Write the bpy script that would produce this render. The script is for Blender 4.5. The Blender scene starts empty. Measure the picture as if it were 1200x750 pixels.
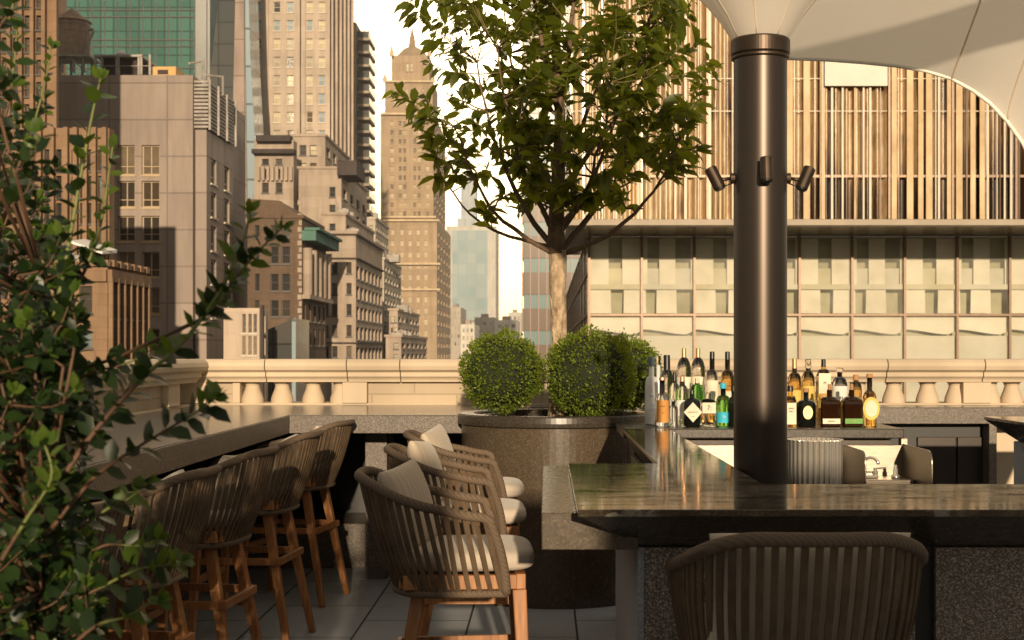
import bpy, math, random
import numpy as np
from mathutils import Vector, Matrix, noise as mnoise
random.seed(7); rng = np.random.default_rng(11)
R = math.radians
scene = bpy.context.scene
col = scene.collection
F = 1600.0; CX = 640.0; CY = 412.0; EYE = 1.46
def X_(px, Y): return (px-CX)/F*Y
def Z_(py, Y): return EYE-(py-CY)/F*Y
def P(px, py, Y): return (X_(px, Y), Y, Z_(py, Y))

# ------------------------------------------------------------------ materials
def newmat(name):
    m = bpy.data.materials.new(name); m.use_nodes = True
    nt = m.node_tree
    for n in list(nt.nodes): nt.nodes.remove(n)
    out = nt.nodes.new('ShaderNodeOutputMaterial')
    b = nt.nodes.new('ShaderNodeBsdfPrincipled')
    nt.links.new(b.outputs[0], out.inputs[0])
    return m, nt, b, out
def N(nt, t, **kw):
    n = nt.nodes.new(t)
    for k, v in kw.items(): setattr(n, k, v)
    return n
def L(nt, a, b): nt.links.new(a, b)
def c4(c): return (c[0], c[1], c[2], 1)
def ramp(nt, fac, stops, interp='LINEAR'):
    r = N(nt, 'ShaderNodeValToRGB'); r.color_ramp.interpolation = interp
    el = r.color_ramp.elements
    while len(el) < len(stops): el.new(0.5)
    for e, (p, c) in zip(el, stops): e.position = p; e.color = c4(c)
    L(nt, fac, r.inputs[0]); return r.outputs[0]
def mixc(nt, fac, a, b, mode='MIX'):
    n = N(nt, 'ShaderNodeMix', data_type='RGBA', blend_type=mode)
    for s, v in ((0, fac), (6, a), (7, b)):
        if isinstance(v, (int, float)): n.inputs[s].default_value = v
        elif isinstance(v, tuple): n.inputs[s].default_value = c4(v)
        else: L(nt, v, n.inputs[s])
    return n.outputs[2]
def math_(nt, op, a, b=0.0, c=0.0):
    n = N(nt, 'ShaderNodeMath', operation=op)
    for i, v in enumerate((a, b, c)):
        if isinstance(v, (int, float)): n.inputs[i].default_value = v
        else: L(nt, v, n.inputs[i])
    return n.outputs[0]
def noise_(nt, vec, scale, detail=4, rough=.55):
    n = N(nt, 'ShaderNodeTexNoise'); n.inputs['Scale'].default_value = scale
    n.inputs['Detail'].default_value = detail; n.inputs['Roughness'].default_value = rough
    L(nt, vec, n.inputs['Vector']); return n.outputs['Fac']
def ocoord(nt): return N(nt, 'ShaderNodeTexCoord').outputs['Object']
def scaled(nt, vec, s):
    n = N(nt, 'ShaderNodeVectorMath', operation='MULTIPLY'); L(nt, vec, n.inputs[0]); n.inputs[1].default_value = s
    return n.outputs[0]
def bump(nt, b, h, strength, dist=.01):
    n = N(nt, 'ShaderNodeBump'); n.inputs['Strength'].default_value = strength; n.inputs['Distance'].default_value = dist
    L(nt, h, n.inputs['Height']); L(nt, n.outputs[0], b.inputs['Normal'])
def simple(name, c, rough=.6, metal=0., var=.15, scale=8., bmp=0., spec=.5, c2=None, stretch=None, bdist=.01, bscale=None):
    m, nt, b, o = newmat(name)
    v = ocoord(nt)
    if stretch: v = scaled(nt, v, stretch)
    f = noise_(nt, v, scale, 5, .6)
    lo = tuple(x*(1-var) for x in c); hi = c2 if c2 else tuple(min(1, x*(1+var)) for x in c)
    cc = ramp(nt, f, [(.3, lo), (.7, hi)])
    L(nt, cc, b.inputs['Base Color'])
    b.inputs['Roughness'].default_value = rough; b.inputs['Metallic'].default_value = metal
    b.inputs['Specular IOR Level'].default_value = spec
    if bmp: bump(nt, b, noise_(nt, v, bscale or scale*4, 4), bmp, bdist)
    return m
def facade_mat(name, c, joint=None, bw=2.0, rh=1.0, mortar=.02, var=.12, rough=.85, jd=.55, c2=None):
    """stone / brick wall: object coords equal world metres; joints laid on (x+y, z)"""
    m, nt, b, o = newmat(name)
    v = ocoord(nt)
    f = noise_(nt, v, .35, 6, .65)
    f2 = noise_(nt, scaled(nt, v, (1, 1, .12)), 1.3, 4, .6)
    base = ramp(nt, f, [(.3, tuple(x*(1-var) for x in c)), (.7, c2 or tuple(min(1, x*(1+var)) for x in c))])
    f3 = ramp(nt, f2, [(.42, (0, 0, 0)), (.72, (1, 1, 1))])
    base = mixc(nt, math_(nt, 'MULTIPLY', f3, .55), base, tuple(x*.45 for x in c))
    f4 = noise_(nt, v, 6, 4, .7); base = mixc(nt, math_(nt, 'MULTIPLY', f4, .3), base, tuple(x*.6 for x in c))
    if joint is not None:
        s = N(nt, 'ShaderNodeSeparateXYZ'); L(nt, v, s.inputs[0])
        cb = N(nt, 'ShaderNodeCombineXYZ'); L(nt, math_(nt, 'ADD', s.outputs[0], s.outputs[1]), cb.inputs[0]); L(nt, s.outputs[2], cb.inputs[1])
        br = N(nt, 'ShaderNodeTexBrick'); L(nt, cb.outputs[0], br.inputs['Vector'])
        br.offset = joint; br.inputs['Scale'].default_value = 1; br.inputs['Mortar Size'].default_value = mortar
        br.inputs['Brick Width'].default_value = bw; br.inputs['Row Height'].default_value = rh
        br.inputs['Color1'].default_value = (1, 1, 1, 1); br.inputs['Color2'].default_value = (.86, .86, .86, 1); br.inputs['Mortar'].default_value = (jd, jd, jd, 1)
        base = mixc(nt, 1.0, base, br.outputs['Color'], 'MULTIPLY')
    L(nt, base, b.inputs['Base Color']); b.inputs['Roughness'].default_value = rough; b.inputs['Specular IOR Level'].default_value = .25
    return m
def pane_mat(name, stops, rough=.12, interp='CONSTANT', spec=.6):  # sky reflections and lit rooms are painted as random pane colours
    m, nt, b, o = newmat(name)
    oi = N(nt, 'ShaderNodeObjectInfo')
    base = ramp(nt, oi.outputs['Random'], stops, interp)
    tc = ocoord(nt)
    f = noise_(nt, tc, 1.1, 3)
    base = mixc(nt, math_(nt, 'MULTIPLY', f, .7), base, (.03, .03, .03))
    L(nt, base, b.inputs['Base Color']); b.inputs['Roughness'].default_value = rough; b.inputs['Specular IOR Level'].default_value = spec
    return m
def granite(name, c, rough=.3, speck=.5, scale=220., spec=.5, veins=False, coarse=None):
    m, nt, b, o = newmat(name)
    v = ocoord(nt)
    vo = N(nt, 'ShaderNodeTexVoronoi'); vo.inputs['Scale'].default_value = scale; L(nt, v, vo.inputs['Vector'])
    s = N(nt, 'ShaderNodeSeparateColor'); L(nt, vo.outputs['Color'], s.inputs[0])
    k = ramp(nt, s.outputs[0], [(0, tuple(x*(1-speck) for x in c)), (.6, c), (.86, tuple(min(1, x*(1+speck*1.6)) for x in c)), (1, tuple(min(1, x*(1+speck*3.2)) for x in c))])
    f = noise_(nt, v, 3.0, 5, .6)
    k = mixc(nt, math_(nt, 'MULTIPLY', f, .6), k, tuple(x*.55 for x in c))
    if veins:
        vv = scaled(nt, v, (.6, 2.2, 1))
        n1 = noise_(nt, vv, 2.2, 8, .72)
        r1 = ramp(nt, n1, [(.47, (0, 0, 0)), (.5, (1, 1, 1)), (.53, (0, 0, 0))])
        n2 = noise_(nt, scaled(nt, v, (5, 14, 5)), 1.6, 6, .7)
        r2 = ramp(nt, n2, [(.5, (0, 0, 0)), (.68, (1, 1, 1))])
        k = mixc(nt, math_(nt, 'MULTIPLY', r2, .7), k, (.17, .15, .095))
        k = mixc(nt, math_(nt, 'MULTIPLY', r1, .7), k, (.30, .28, .23))
    L(nt, k, b.inputs['Base Color'])
    rr = math_(nt, 'ADD', math_(nt, 'MULTIPLY', noise_(nt, v, 40, 3), rough*.5), rough*.75)
    if veins:
        rr = math_(nt, 'ADD', math_(nt, 'MULTIPLY', noise_(nt, scaled(nt, v, (3, 9, 3)), 2.0, 6, .7), .30), -.065)
        bump(nt, b, noise_(nt, scaled(nt, v, (2, 7, 2)), 3, 4), .12, .004)
    L(nt, rr, b.inputs['Roughness']); b.inputs['Specular IOR Level'].default_value = spec
    if coarse: bump(nt, b, s.outputs[1], coarse, .004)
    return m
def leafmat(name, dark, light, trans=.35, rough=.3, spec=.5):
    m, nt, b, o = newmat(name)
    g = N(nt, 'ShaderNodeNewGeometry')
    k = ramp(nt, g.outputs['Random Per Island'], [(0, dark), (.6, tuple((a+b2)/2 for a, b2 in zip(dark, light))), (1, light)])
    f = noise_(nt, ocoord(nt), 3, 3)
    k = mixc(nt, math_(nt, 'MULTIPLY', f, .5), k, tuple(x*.6 for x in dark))
    L(nt, k, b.inputs['Base Color']); b.inputs['Roughness'].default_value = rough; b.inputs['Specular IOR Level'].default_value = spec
    t = N(nt, 'ShaderNodeBsdfTranslucent')
    kk = mixc(nt, .5, k, (light[0]*3.2, light[1]*2.6, light[2]*.9)); L(nt, kk, t.inputs[0])
    mx = N(nt, 'ShaderNodeMixShader'); mx.inputs[0].default_value = trans
    L(nt, b.outputs[0], mx.inputs[1]); L(nt, t.outputs[0], mx.inputs[2]); L(nt, mx.outputs[0], o.inputs[0])
    return m
def hazy_glass(name, c, rough=.03, alpha=.75, spec=.8):
    m, nt, b, o = newmat(name)
    v = ocoord(nt); f = noise_(nt, scaled(nt, v, (1.2, 1, .8)), .9, 4, .6)
    L(nt, ramp(nt, f, [(.35, (.42, .40, .30)), (.5, (.62, .60, .48)), (.65, (.74, .72, .62))]), b.inputs['Base Color'])  # mottled cream tones paint hazy reflections into the panes
    b.inputs['Roughness'].default_value = rough; b.inputs['Specular IOR Level'].default_value = spec
    t = N(nt, 'ShaderNodeBsdfTransparent'); t.inputs[0].default_value = (1, .98, .93, 1)
    mx = N(nt, 'ShaderNodeMixShader'); L(nt, ramp(nt, noise_(nt, scaled(nt, v, (.5, 1, 1.3)), .7, 3), [(.35, (.72, .72, .72)), (.65, (.90, .90, .90))]), mx.inputs[0])
    L(nt, b.outputs[0], mx.inputs[1]); L(nt, t.outputs[0], mx.inputs[2]); L(nt, mx.outputs[0], o.inputs[0])
    return m
def realglass(name, c, rough=.0):
    m, nt, b, o = newmat(name)
    b.inputs['Base Color'].default_value = c4(c); b.inputs['Roughness'].default_value = rough; b.inputs['Transmission Weight'].default_value = 1; b.inputs['IOR'].default_value = 1.42
    return m
def glassy(name, c, rough=.03, alpha=.75, spec=.8):
    """thin clear glass: transparent + glossy mix so light passes"""
    m, nt, b, o = newmat(name)
    b.inputs['Base Color'].default_value = c4(c); b.inputs['Roughness'].default_value = rough; b.inputs['Specular IOR Level'].default_value = spec
    t = N(nt, 'ShaderNodeBsdfTransparent'); t.inputs[0].default_value = c4(tuple(min(1, .55+x*.6) for x in c))
    mx = N(nt, 'ShaderNodeMixShader'); mx.inputs[0].default_value = alpha
    L(nt, b.outputs[0], mx.inputs[1]); L(nt, t.outputs[0], mx.inputs[2]); L(nt, mx.outputs[0], o.inputs[0])
    return m

M = {}
M['stone'] = facade_mat('cream_limestone', (.62, .50, .36), None, var=.10, rough=.75)
M['stone_block'] = facade_mat('cream_limestone_blocks', (.56, .45, .32), .5, .62, .115, .006, var=.1, jd=.7)
M['granite'] = granite('speckled_granite', (.125, .100, .078), .45, .6, 260, coarse=.25)
M['granite_top'] = granite('polished_grey_granite', (.16, .15, .14), .17, .4, 300)
M['dark_stone'] = granite('dark_bar_stone', (.050, .040, .030), .28, .45, 300)
M['planter_stone'] = granite('planter_stone', (.090, .066, .044), .26, .28, 200)
M['bar_top'] = granite('veined_bar_stone', (.046, .034, .022), .11, .35, 260, spec=.7, veins=True)
M['terrazzo'] = granite('rough_terrazzo', (.25, .205, .165), .8, .75, 330, coarse=.9)
M['terrazzo_blue'] = granite('skylit_terrazzo', (.34, .35, .37), .7, .25, 350, coarse=.3)  # terrazzo with the bluish sky light of side faces in its colour
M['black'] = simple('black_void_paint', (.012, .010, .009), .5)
M['dark_cab'] = simple('dark_bronze_cabinet', (.035, .025, .018), .35, .3, .2, 3)
M['steel'] = simple('brushed_steel', (.30, .26, .21), .34, 1., .08, 6, stretch=(1, 1, 12), bmp=.05)
M['chrome'] = simple('polished_chrome', (.85, .80, .72), .16, .8, .03)
M['bronze'] = simple('bronze_column', (.060, .046, .037), .36, .7, .12, 4, stretch=(1, 1, .15))
M['bronze_dark'] = simple('dark_bronze', (.06, .042, .03), .4, .7, .2, 20)
M['soil'] = simple('soil', (.03, .02, .014), .95, 0, .5, 40, bmp=.5)
M['bark'] = simple('tree_bark', (.30, .20, .12), .9, 0, .35, 26, bmp=1.0, stretch=(1, 1, .5), c2=(.62, .47, .31), bdist=.02, bscale=50)
M['bark_dark'] = simple('branch_bark', (.14, .09, .055), .85, 0, .4, 30, bmp=.6, stretch=(1, 1, .4))
M['twig'] = simple('green_twig', (.16, .13, .045), .7, 0, .3, 20)
M['stem'] = simple('shrub_stem', (.10, .05, .025), .6, 0, .3, 20)
M['stem_green'] = simple('young_shrub_stem', (.15, .17, .045), .55, 0, .3, 20)
M['tree_leaf'] = leafmat('tree_leaf', (.022, .042, .010), (.20, .25, .032), .60, .38)
M['box_leaf'] = leafmat('boxwood_leaf', (.06, .10, .010), (.26, .34, .04), .35, .5, .3)
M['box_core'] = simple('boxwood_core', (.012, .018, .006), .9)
M['holly_leaf'] = leafmat('glossy_shrub_leaf', (.008, .020, .006), (.036, .068, .016), .18, .36, .3)
M['holly_young'] = leafmat('young_shrub_leaf', (.05, .10, .014), (.11, .17, .025), .34, .36, .3)
# teak
def teak():
    m, nt, b, o = newmat('teak')
    v = scaled(nt, ocoord(nt), (14, 14, 1.2))
    f = noise_(nt, v, 4, 6, .65)
    k = ramp(nt, f, [(.3, (.22, .088, .030)), (.55, (.38, .165, .058)), (.75, (.50, .245, .095))])
    L(nt, k, b.inputs['Base Color']); b.inputs['Roughness'].default_value = .45; bump(nt, b, f, .15, .003); return m
M['teak'] = teak()
def rope(name, c):
    m, nt, b, o = newmat(name)
    v = ocoord(nt)
    w = N(nt, 'ShaderNodeTexWave'); w.wave_type = 'BANDS'; w.bands_direction = 'Z'; w.inputs['Scale'].default_value = 70; w.inputs['Distortion'].default_value = 3
    w.inputs['Detail'].default_value = 2; L(nt, v, w.inputs['Vector'])
    f = noise_(nt, v, 14, 4)
    k = ramp(nt, f, [(.3, tuple(x*.7 for x in c)), (.7, tuple(x*1.25 for x in c))])
    k = mixc(nt, math_(nt, 'MULTIPLY', w.outputs['Fac'], .35), k, tuple(x*.5 for x in c))
    L(nt, k, b.inputs['Base Color']); b.inputs['Roughness'].default_value = .85; b.inputs['Specular IOR Level'].default_value = .25
    bump(nt, b, w.outputs['Fac'], .5, .002); return m
M['rope'] = rope('taupe_rope', (.135, .090, .054))
def wrapm():
    m, nt, b, o = newmat('wrapped_taupe_rail')
    v = ocoord(nt)
    w = N(nt, 'ShaderNodeTexWave'); w.wave_type = 'BANDS'; w.bands_direction = 'DIAGONAL'; w.inputs['Scale'].default_value = 38; w.inputs['Distortion'].default_value = .5
    L(nt, v, w.inputs['Vector'])
    k = ramp(nt, w.outputs['Fac'], [(0, (.11, .078, .052)), (.3, (.145, .104, .07)), (1, (.16, .115, .08))])
    L(nt, k, b.inputs['Base Color']); b.inputs['Roughness'].default_value = .85; b.inputs['Specular IOR Level'].default_value = .2
    bump(nt, b, w.outputs['Fac'], .3, .002); return m
M['wrap'] = wrapm()
def fabric(name, c, stripes=0, sc=1400):
    m, nt, b, o = newmat(name)
    v = ocoord(nt)
    f = noise_(nt, v, 9, 4); fine = noise_(nt, v, sc*.3, 2)
    k = ramp(nt, f, [(.3, tuple(x*.88 for x in c)), (.7, c)])
    k = mixc(nt, math_(nt, 'MULTIPLY', fine, .3), k, tuple(x*.6 for x in c))
    if stripes:
        w = N(nt, 'ShaderNodeTexWave'); w.wave_type = 'BANDS'; w.bands_direction = 'X'; w.inputs['Scale'].default_value = stripes; w.inputs['Distortion'].default_value = .6
        L(nt, v, w.inputs['Vector'])
        k = mixc(nt, math_(nt, 'MULTIPLY', w.outputs['Fac'], .35), k, tuple(x*.55 for x in c))
    L(nt, k, b.inputs['Base Color']); b.inputs['Roughness'].default_value = .95; b.inputs['Specular IOR Level'].default_value = .15
    b.inputs['Sheen Weight'].default_value = .2
    bump(nt, b, fine, .35, .002); return m
M['linen'] = fabric('oatmeal_linen', (.58, .50, .41))
M['pillow'] = fabric('striped_pillow_linen', (.60, .50, .38), 9)
def canopym():
    m, nt, b, o = newmat('canopy_fabric')
    v = ocoord(nt)
    f = noise_(nt, v, 1.6, 5); f2 = noise_(nt, scaled(nt, v, (1, 1, 1)), 160, 2)
    k = ramp(nt, f, [(.3, (.86, .81, .74)), (.7, (.93, .89, .82))])
    k = mixc(nt, math_(nt, 'MULTIPLY', f2, .15), k, (.6, .52, .42))
    L(nt, k, b.inputs['Base Color']); b.inputs['Roughness'].default_value = .8; b.inputs['Specular IOR Level'].default_value = .2
    t = N(nt, 'ShaderNodeBsdfTranslucent'); t.inputs[0].default_value = (.95, .84, .68, 1)
    mx = N(nt, 'ShaderNodeMixShader'); mx.inputs[0].default_value = .55
    L(nt, b.outputs[0], mx.inputs[1]); L(nt, t.outputs[0], mx.inputs[2]); L(nt, mx.outputs[0], o.inputs[0]); return m
M['canopy'] = canopym()
M['hem'] = simple('canopy_hem', (.85, .8, .7), .6)
# floor
def floorm():
    m, nt, b, o = newmat('grey_pavers')
    v = ocoord(nt)
    s = N(nt, 'ShaderNodeSeparateXYZ'); L(nt, v, s.inputs[0])
    cb = N(nt, 'ShaderNodeCombineXYZ'); L(nt, math_(nt, 'ADD', s.outputs[1], .33), cb.inputs[0]); L(nt, math_(nt, 'ADD', s.outputs[0], 2.715), cb.inputs[1])
    br = N(nt, 'ShaderNodeTexBrick'); L(nt, cb.outputs[0], br.inputs['Vector']); br.offset = .5
    br.inputs['Scale'].default_value = 1; br.inputs['Brick Width'].default_value = .86; br.inputs['Row Height'].default_value = .575; br.inputs['Mortar Size'].default_value = .006
    br.inputs['Mortar Smooth'].default_value = .1
    br.inputs['Color1'].default_value = (.50, .53, .56, 1); br.inputs['Color2'].default_value = (.60, .62, .64, 1); br.inputs['Mortar'].default_value = (.015, .014, .013, 1)
    f = noise_(nt, v, 5, 6, .7); f2 = noise_(nt, v, 120, 3)
    k = mixc(nt, math_(nt, 'MULTIPLY', f, .5), br.outputs['Color'], (.12, .115, .11))
    k = mixc(nt, math_(nt, 'MULTIPLY', f2, .25), k, (.10, .10, .10))
    L(nt, k, b.inputs['Base Color']); b.inputs['Roughness'].default_value = .6
    h = math_(nt, 'SUBTRACT', math_(nt, 'MULTIPLY', f2, .12), br.outputs['Fac']); bump(nt, b, h, .6, .004); return m
M['floor'] = floorm()
M['street'] = simple('asphalt', (.05, .05, .05), .9, 0, .2, .2)
# city
M['brown_brick'] = facade_mat('brown_brick', (.25, .155, .10), .5, .5, .16, .02, var=.2, jd=.8)
M['gothic'] = facade_mat('tan_gothic_stone', (.30, .19, .115), .5, 1.2, .5, .02, var=.2, jd=.8)
M['gothic_dark'] = facade_mat('bronze_spandrel', (.10, .062, .04), None, var=.3)
M['pink_panel'] = facade_mat('pinkish_granite_panels', (.36, .29, .245), 0, 3.4, 2.15, .05, var=.05, jd=.62, rough=.7)
M['pale_lime'] = facade_mat('pale_limestone', (.58, .47, .37), .5, 2.6, 1.2, .02, var=.08, jd=.86)
M['lime2'] = facade_mat('grey_limestone', (.46, .365, .285), .5, 2.0, .9, .02, var=.12, jd=.84)
M['red_brick'] = facade_mat('ruddy_brick', (.17, .115, .08), .5, .6, .2, .02, var=.2, jd=.85)
M['gold_stone'] = facade_mat('golden_stone', (.50, .365, .235), .5, 3, 1.5, .04, var=.1, jd=.85)
M['gold_light'] = facade_mat('sunlit_golden_stone', (.72, .56, .36), None, var=.08)  # lighter copy of the golden stone, sunlight put into its colour
M['white_brick'] = facade_mat('white_painted_masonry', (.60, .52, .42), .5, 2, 1, .03, var=.08, jd=.88)
M['dark_trim'] = facade_mat('dark_cornice', (.07, .055, .05), None, var=.2)
M['green_copper'] = facade_mat('green_copper', (.10, .20, .16), None, var=.25)
M['haze_white'] = facade_mat('hazy_white_concrete', (.80, .74, .64), None, var=.05)  # distance haze is put into these pale concrete colours
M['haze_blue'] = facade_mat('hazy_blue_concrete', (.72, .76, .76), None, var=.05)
M['frame_dark'] = simple('dark_window_frame', (.06, .05, .045), .5)
M['frame_light'] = simple('light_window_frame', (.55, .48, .38), .5)
M['frame_tan'] = simple('tan_window_frame', (.42, .30, .17), .5)
M['roof_gear'] = simple('weathered_galvanised_steel', (.30, .27, .24), .6, .3, .3, 2)
M['tank_wood'] = simple('weathered_cedar_staves', (.30, .22, .16), .9, 0, .4, 3, stretch=(6, 6, .3))
M['tank_roof'] = simple('tank_roof', (.28, .19, .12), .9, 0, .3, 2)
M['ochre'] = simple('ochre_paint', (.58, .36, .14), .8)
M['pane_dark'] = pane_mat('dark_panes', [(0, (.03, .028, .025)), (.45, (.07, .055, .04)), (.7, (.14, .12, .09)), (.85, (.30, .26, .19)), (.94, (.20, .26, .27))])
M['pane_bright'] = pane_mat('sky_painted_panes', [(0, (.62, .56, .42)), (.28, (.85, .74, .5)), (.5, (.45, .53, .55)), (.68, (.16, .10, .05)), (.8, (.10, .09, .08)), (.9, (.50, .58, .60))])
M['pane_warm'] = pane_mat('curtained_panes', [(0, (.22, .17, .11)), (.25, (.08, .055, .035)), (.55, (.28, .21, .13)), (.75, (.05, .04, .03))])
M['pane_gold'] = pane_mat('golden_panes', [(0, (.22, .16, .09)), (.4, (.75, .60, .36)), (.6, (.30, .22, .13)), (.8, (.88, .74, .5))])
def curtain_glass(name, c1, c2, cell, linec, rough=.15, line=.10, warp=.5):
    m, nt, b, o = newmat(name)
    v = ocoord(nt); s = N(nt, 'ShaderNodeSeparateXYZ'); L(nt, v, s.inputs[0])
    cb = N(nt, 'ShaderNodeCombineXYZ'); L(nt, math_(nt, 'ADD', s.outputs[0], s.outputs[1]), cb.inputs[0]); L(nt, s.outputs[2], cb.inputs[1])
    br = N(nt, 'ShaderNodeTexBrick'); br.offset = 0; L(nt, cb.outputs[0], br.inputs['Vector']); br.inputs['Scale'].default_value = 1
    br.inputs['Brick Width'].default_value = cell[0]; br.inputs['Row Height'].default_value = cell[1]; br.inputs['Mortar Size'].default_value = line
    br.inputs['Color1'].default_value = c4(c1); br.inputs['Color2'].default_value = c4(c2); br.inputs['Mortar'].default_value = c4(linec)
    f = noise_(nt, scaled(nt, v, (1, 1, .5)), .12, 3, .5)
    k = mixc(nt, math_(nt, 'MULTIPLY', f, warp), br.outputs['Color'], tuple(x*.35 for x in c1))
    L(nt, k, b.inputs['Base Color']); b.inputs['Roughness'].default_value = rough; b.inputs['Specular IOR Level'].default_value = .6; return m
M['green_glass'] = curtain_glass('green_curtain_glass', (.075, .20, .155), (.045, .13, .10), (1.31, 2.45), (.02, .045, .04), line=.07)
M['green_glass_side'] = curtain_glass('shaded_green_glass', (.035, .09, .075), (.02, .05, .045), (1.31, 2.45), (.01, .02, .02), line=.07)  # darker copy of the green glass, side-face shade put into the colour
M['slope_glass'] = curtain_glass('dark_sloped_glass', (.07, .075, .07), (.11, .10, .085), (1.6, 1.9), (.02, .02, .02), line=.05)
M['blue_strip'] = curtain_glass('blue_glass_strip', (.30, .40, .45), (.38, .46, .48), (3, 3.3), (.12, .14, .15))
M['stone_strip'] = facade_mat('rose_stone_strip', (.40, .31, .26), 0, 1.9, 3.2, .05, jd=.5)
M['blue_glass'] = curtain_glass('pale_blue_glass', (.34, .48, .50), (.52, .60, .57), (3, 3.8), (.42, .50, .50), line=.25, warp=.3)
M['office_glass'] = curtain_glass('office_window_band', (.30, .42, .42), (.20, .30, .31), (3.6, 20), (.06, .05, .05), line=.12, warp=.9)
M['office_panel'] = curtain_glass('office_stone_band', (.25, .19, .15), (.19, .14, .11), (3.6, 20), (.12, .09, .07), line=.06, warp=.6)
# fluted glass : reflections painted as vertical streaks of cream, amber, brown
def flutedm():
    m, nt, b, o = newmat('fluted_glass')
    v = ocoord(nt); s = N(nt, 'ShaderNodeSeparateXYZ'); L(nt, v, s.inputs[0])
    wob = noise_(nt, scaled(nt, v, (.6, .6, .5)), 1.0, 2)
    xx = math_(nt, 'ADD', math_(nt, 'ADD', s.outputs[0], s.outputs[1]), math_(nt, 'MULTIPLY', wob, .16))
    cb = N(nt, 'ShaderNodeCombineXYZ'); L(nt, xx, cb.inputs[0]); L(nt, math_(nt, 'MULTIPLY', s.outputs[2], .05), cb.inputs[1])
    f = noise_(nt, cb.outputs[0], 2.6, 5, .75)
    # broad patches, with the painted reflections darker toward the right
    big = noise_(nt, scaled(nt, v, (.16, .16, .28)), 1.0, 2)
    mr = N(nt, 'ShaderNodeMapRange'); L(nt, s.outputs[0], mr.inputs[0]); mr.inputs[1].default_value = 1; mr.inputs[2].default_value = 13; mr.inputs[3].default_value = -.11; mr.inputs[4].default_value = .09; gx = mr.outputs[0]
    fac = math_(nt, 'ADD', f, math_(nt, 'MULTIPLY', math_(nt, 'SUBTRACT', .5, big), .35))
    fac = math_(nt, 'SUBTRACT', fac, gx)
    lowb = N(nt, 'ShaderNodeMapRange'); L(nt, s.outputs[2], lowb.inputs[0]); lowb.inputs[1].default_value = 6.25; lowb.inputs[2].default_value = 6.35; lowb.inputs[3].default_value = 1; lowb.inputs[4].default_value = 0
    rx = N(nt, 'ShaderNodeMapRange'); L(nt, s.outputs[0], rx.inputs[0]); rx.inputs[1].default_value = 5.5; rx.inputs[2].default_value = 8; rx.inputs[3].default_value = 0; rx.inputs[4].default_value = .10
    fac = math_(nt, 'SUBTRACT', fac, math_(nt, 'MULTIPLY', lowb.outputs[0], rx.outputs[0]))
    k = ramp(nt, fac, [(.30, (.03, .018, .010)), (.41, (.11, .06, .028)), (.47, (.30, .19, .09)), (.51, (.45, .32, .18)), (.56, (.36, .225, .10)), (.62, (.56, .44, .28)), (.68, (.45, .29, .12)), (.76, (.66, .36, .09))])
    L(nt, k, b.inputs['Base Color']); b.inputs['Roughness'].default_value = .24; b.inputs['Specular IOR Level'].default_value = .5; return m
M['fluted'] = flutedm()
M['fin'] = simple('sunlit_glass_fin', (.52, .43, .31), .42, .0, .2, 2, stretch=(1, 1, .4))  # bright streaks of light on the glass, painted as fin colour
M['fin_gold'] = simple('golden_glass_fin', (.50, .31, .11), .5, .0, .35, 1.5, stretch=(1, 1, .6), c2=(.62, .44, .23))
M['fin_dark'] = simple('shaded_glass_fin', (.12, .075, .045), .2, .2, .4, 1.5, stretch=(3, 3, .3))  # dark copy of the fins with shade in its colour
M['podium_metal'] = simple('champagne_metal', (.30, .25, .19), .6, .2, .1, 2)
M['soffit'] = simple('bronze_soffit', (.20, .15, .10), .25, .5, .2, 1)
M['mullion'] = simple('bronze_mullion', (.15, .095, .06), .4, .4)
M['blind'] = simple('cream_blind', (.64, .62, .54), .9, 0, .05, 1.2, c2=(.70, .68, .60))
M['blind_low'] = simple('frosted_cream_panel', (.50, .49, .43), .7, 0, .05, 1)
M['reflect_dark'] = simple('olive_painted_reflection', (.33, .32, .225), .8, 0, .25, .8)  # olive tone painted in place of reflections in the podium panes
M['reflect_mid'] = simple('light_olive_painted_reflection', (.48, .46, .34), .8, 0, .15, .8)
M['podium_glass'] = hazy_glass('podium_glass', (.80, .78, .70), .04, .90)
M['side_panel'] = simple('reflective_brown_panels', (.16, .11, .075), .12, .4, .6, .35, stretch=(1, .5, 2), c2=(.42, .33, .24))
# bottles
M['clear'] = realglass('clear_glass', (.97, .96, .94))
M['frost'] = simple('frosted_glass', (.66, .66, .66), .4, 0, .05)
M['amber'] = realglass('amber_spirit', (.97, .60, .18))
M['pale_amber'] = realglass('pale_amber_spirit', (.95, .66, .24))
M['dark_amber'] = simple('dark_amber_glass', (.022, .008, .003), .05, 0, .3, 8)
M['black_glass'] = simple('black_glass', (.006, .008, .006), .06, 0, .1)
M['green_glass_b'] = realglass('green_bottle_glass', (.25, .62, .14))
M['copper'] = simple('copper_stopper', (.60, .30, .14), .35, .6, .1)
M['cork'] = simple('cork', (.42, .22, .10), .8)
M['cap_black'] = simple('black_cap', (.012, .012, .012), .35)
M['cap_blue'] = simple('blue_grey_cap', (.12, .17, .22), .4)
M['lab_cream'] = simple('cream_label', (.75, .68, .52), .8)
M['lab_white'] = simple('white_label', (.78, .76, .70), .8)
M['lab_orange'] = simple('orange_label', (.60, .27, .06), .7)
M['lab_blue'] = simple('turquoise_label', (.03, .45, .62), .6)
M['lab_green'] = simple('green_label', (.12, .30, .06), .6)
M['lab_yellow'] = simple('yellow_label', (.75, .52, .12), .7)
M['gold'] = simple('gold_medallion', (.60, .40, .18), .3, .8)
M['ink'] = simple('ink', (.03, .025, .02), .7)
M['blue_mark'] = simple('blue_mark', (.16, .33, .52), .6)

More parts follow.
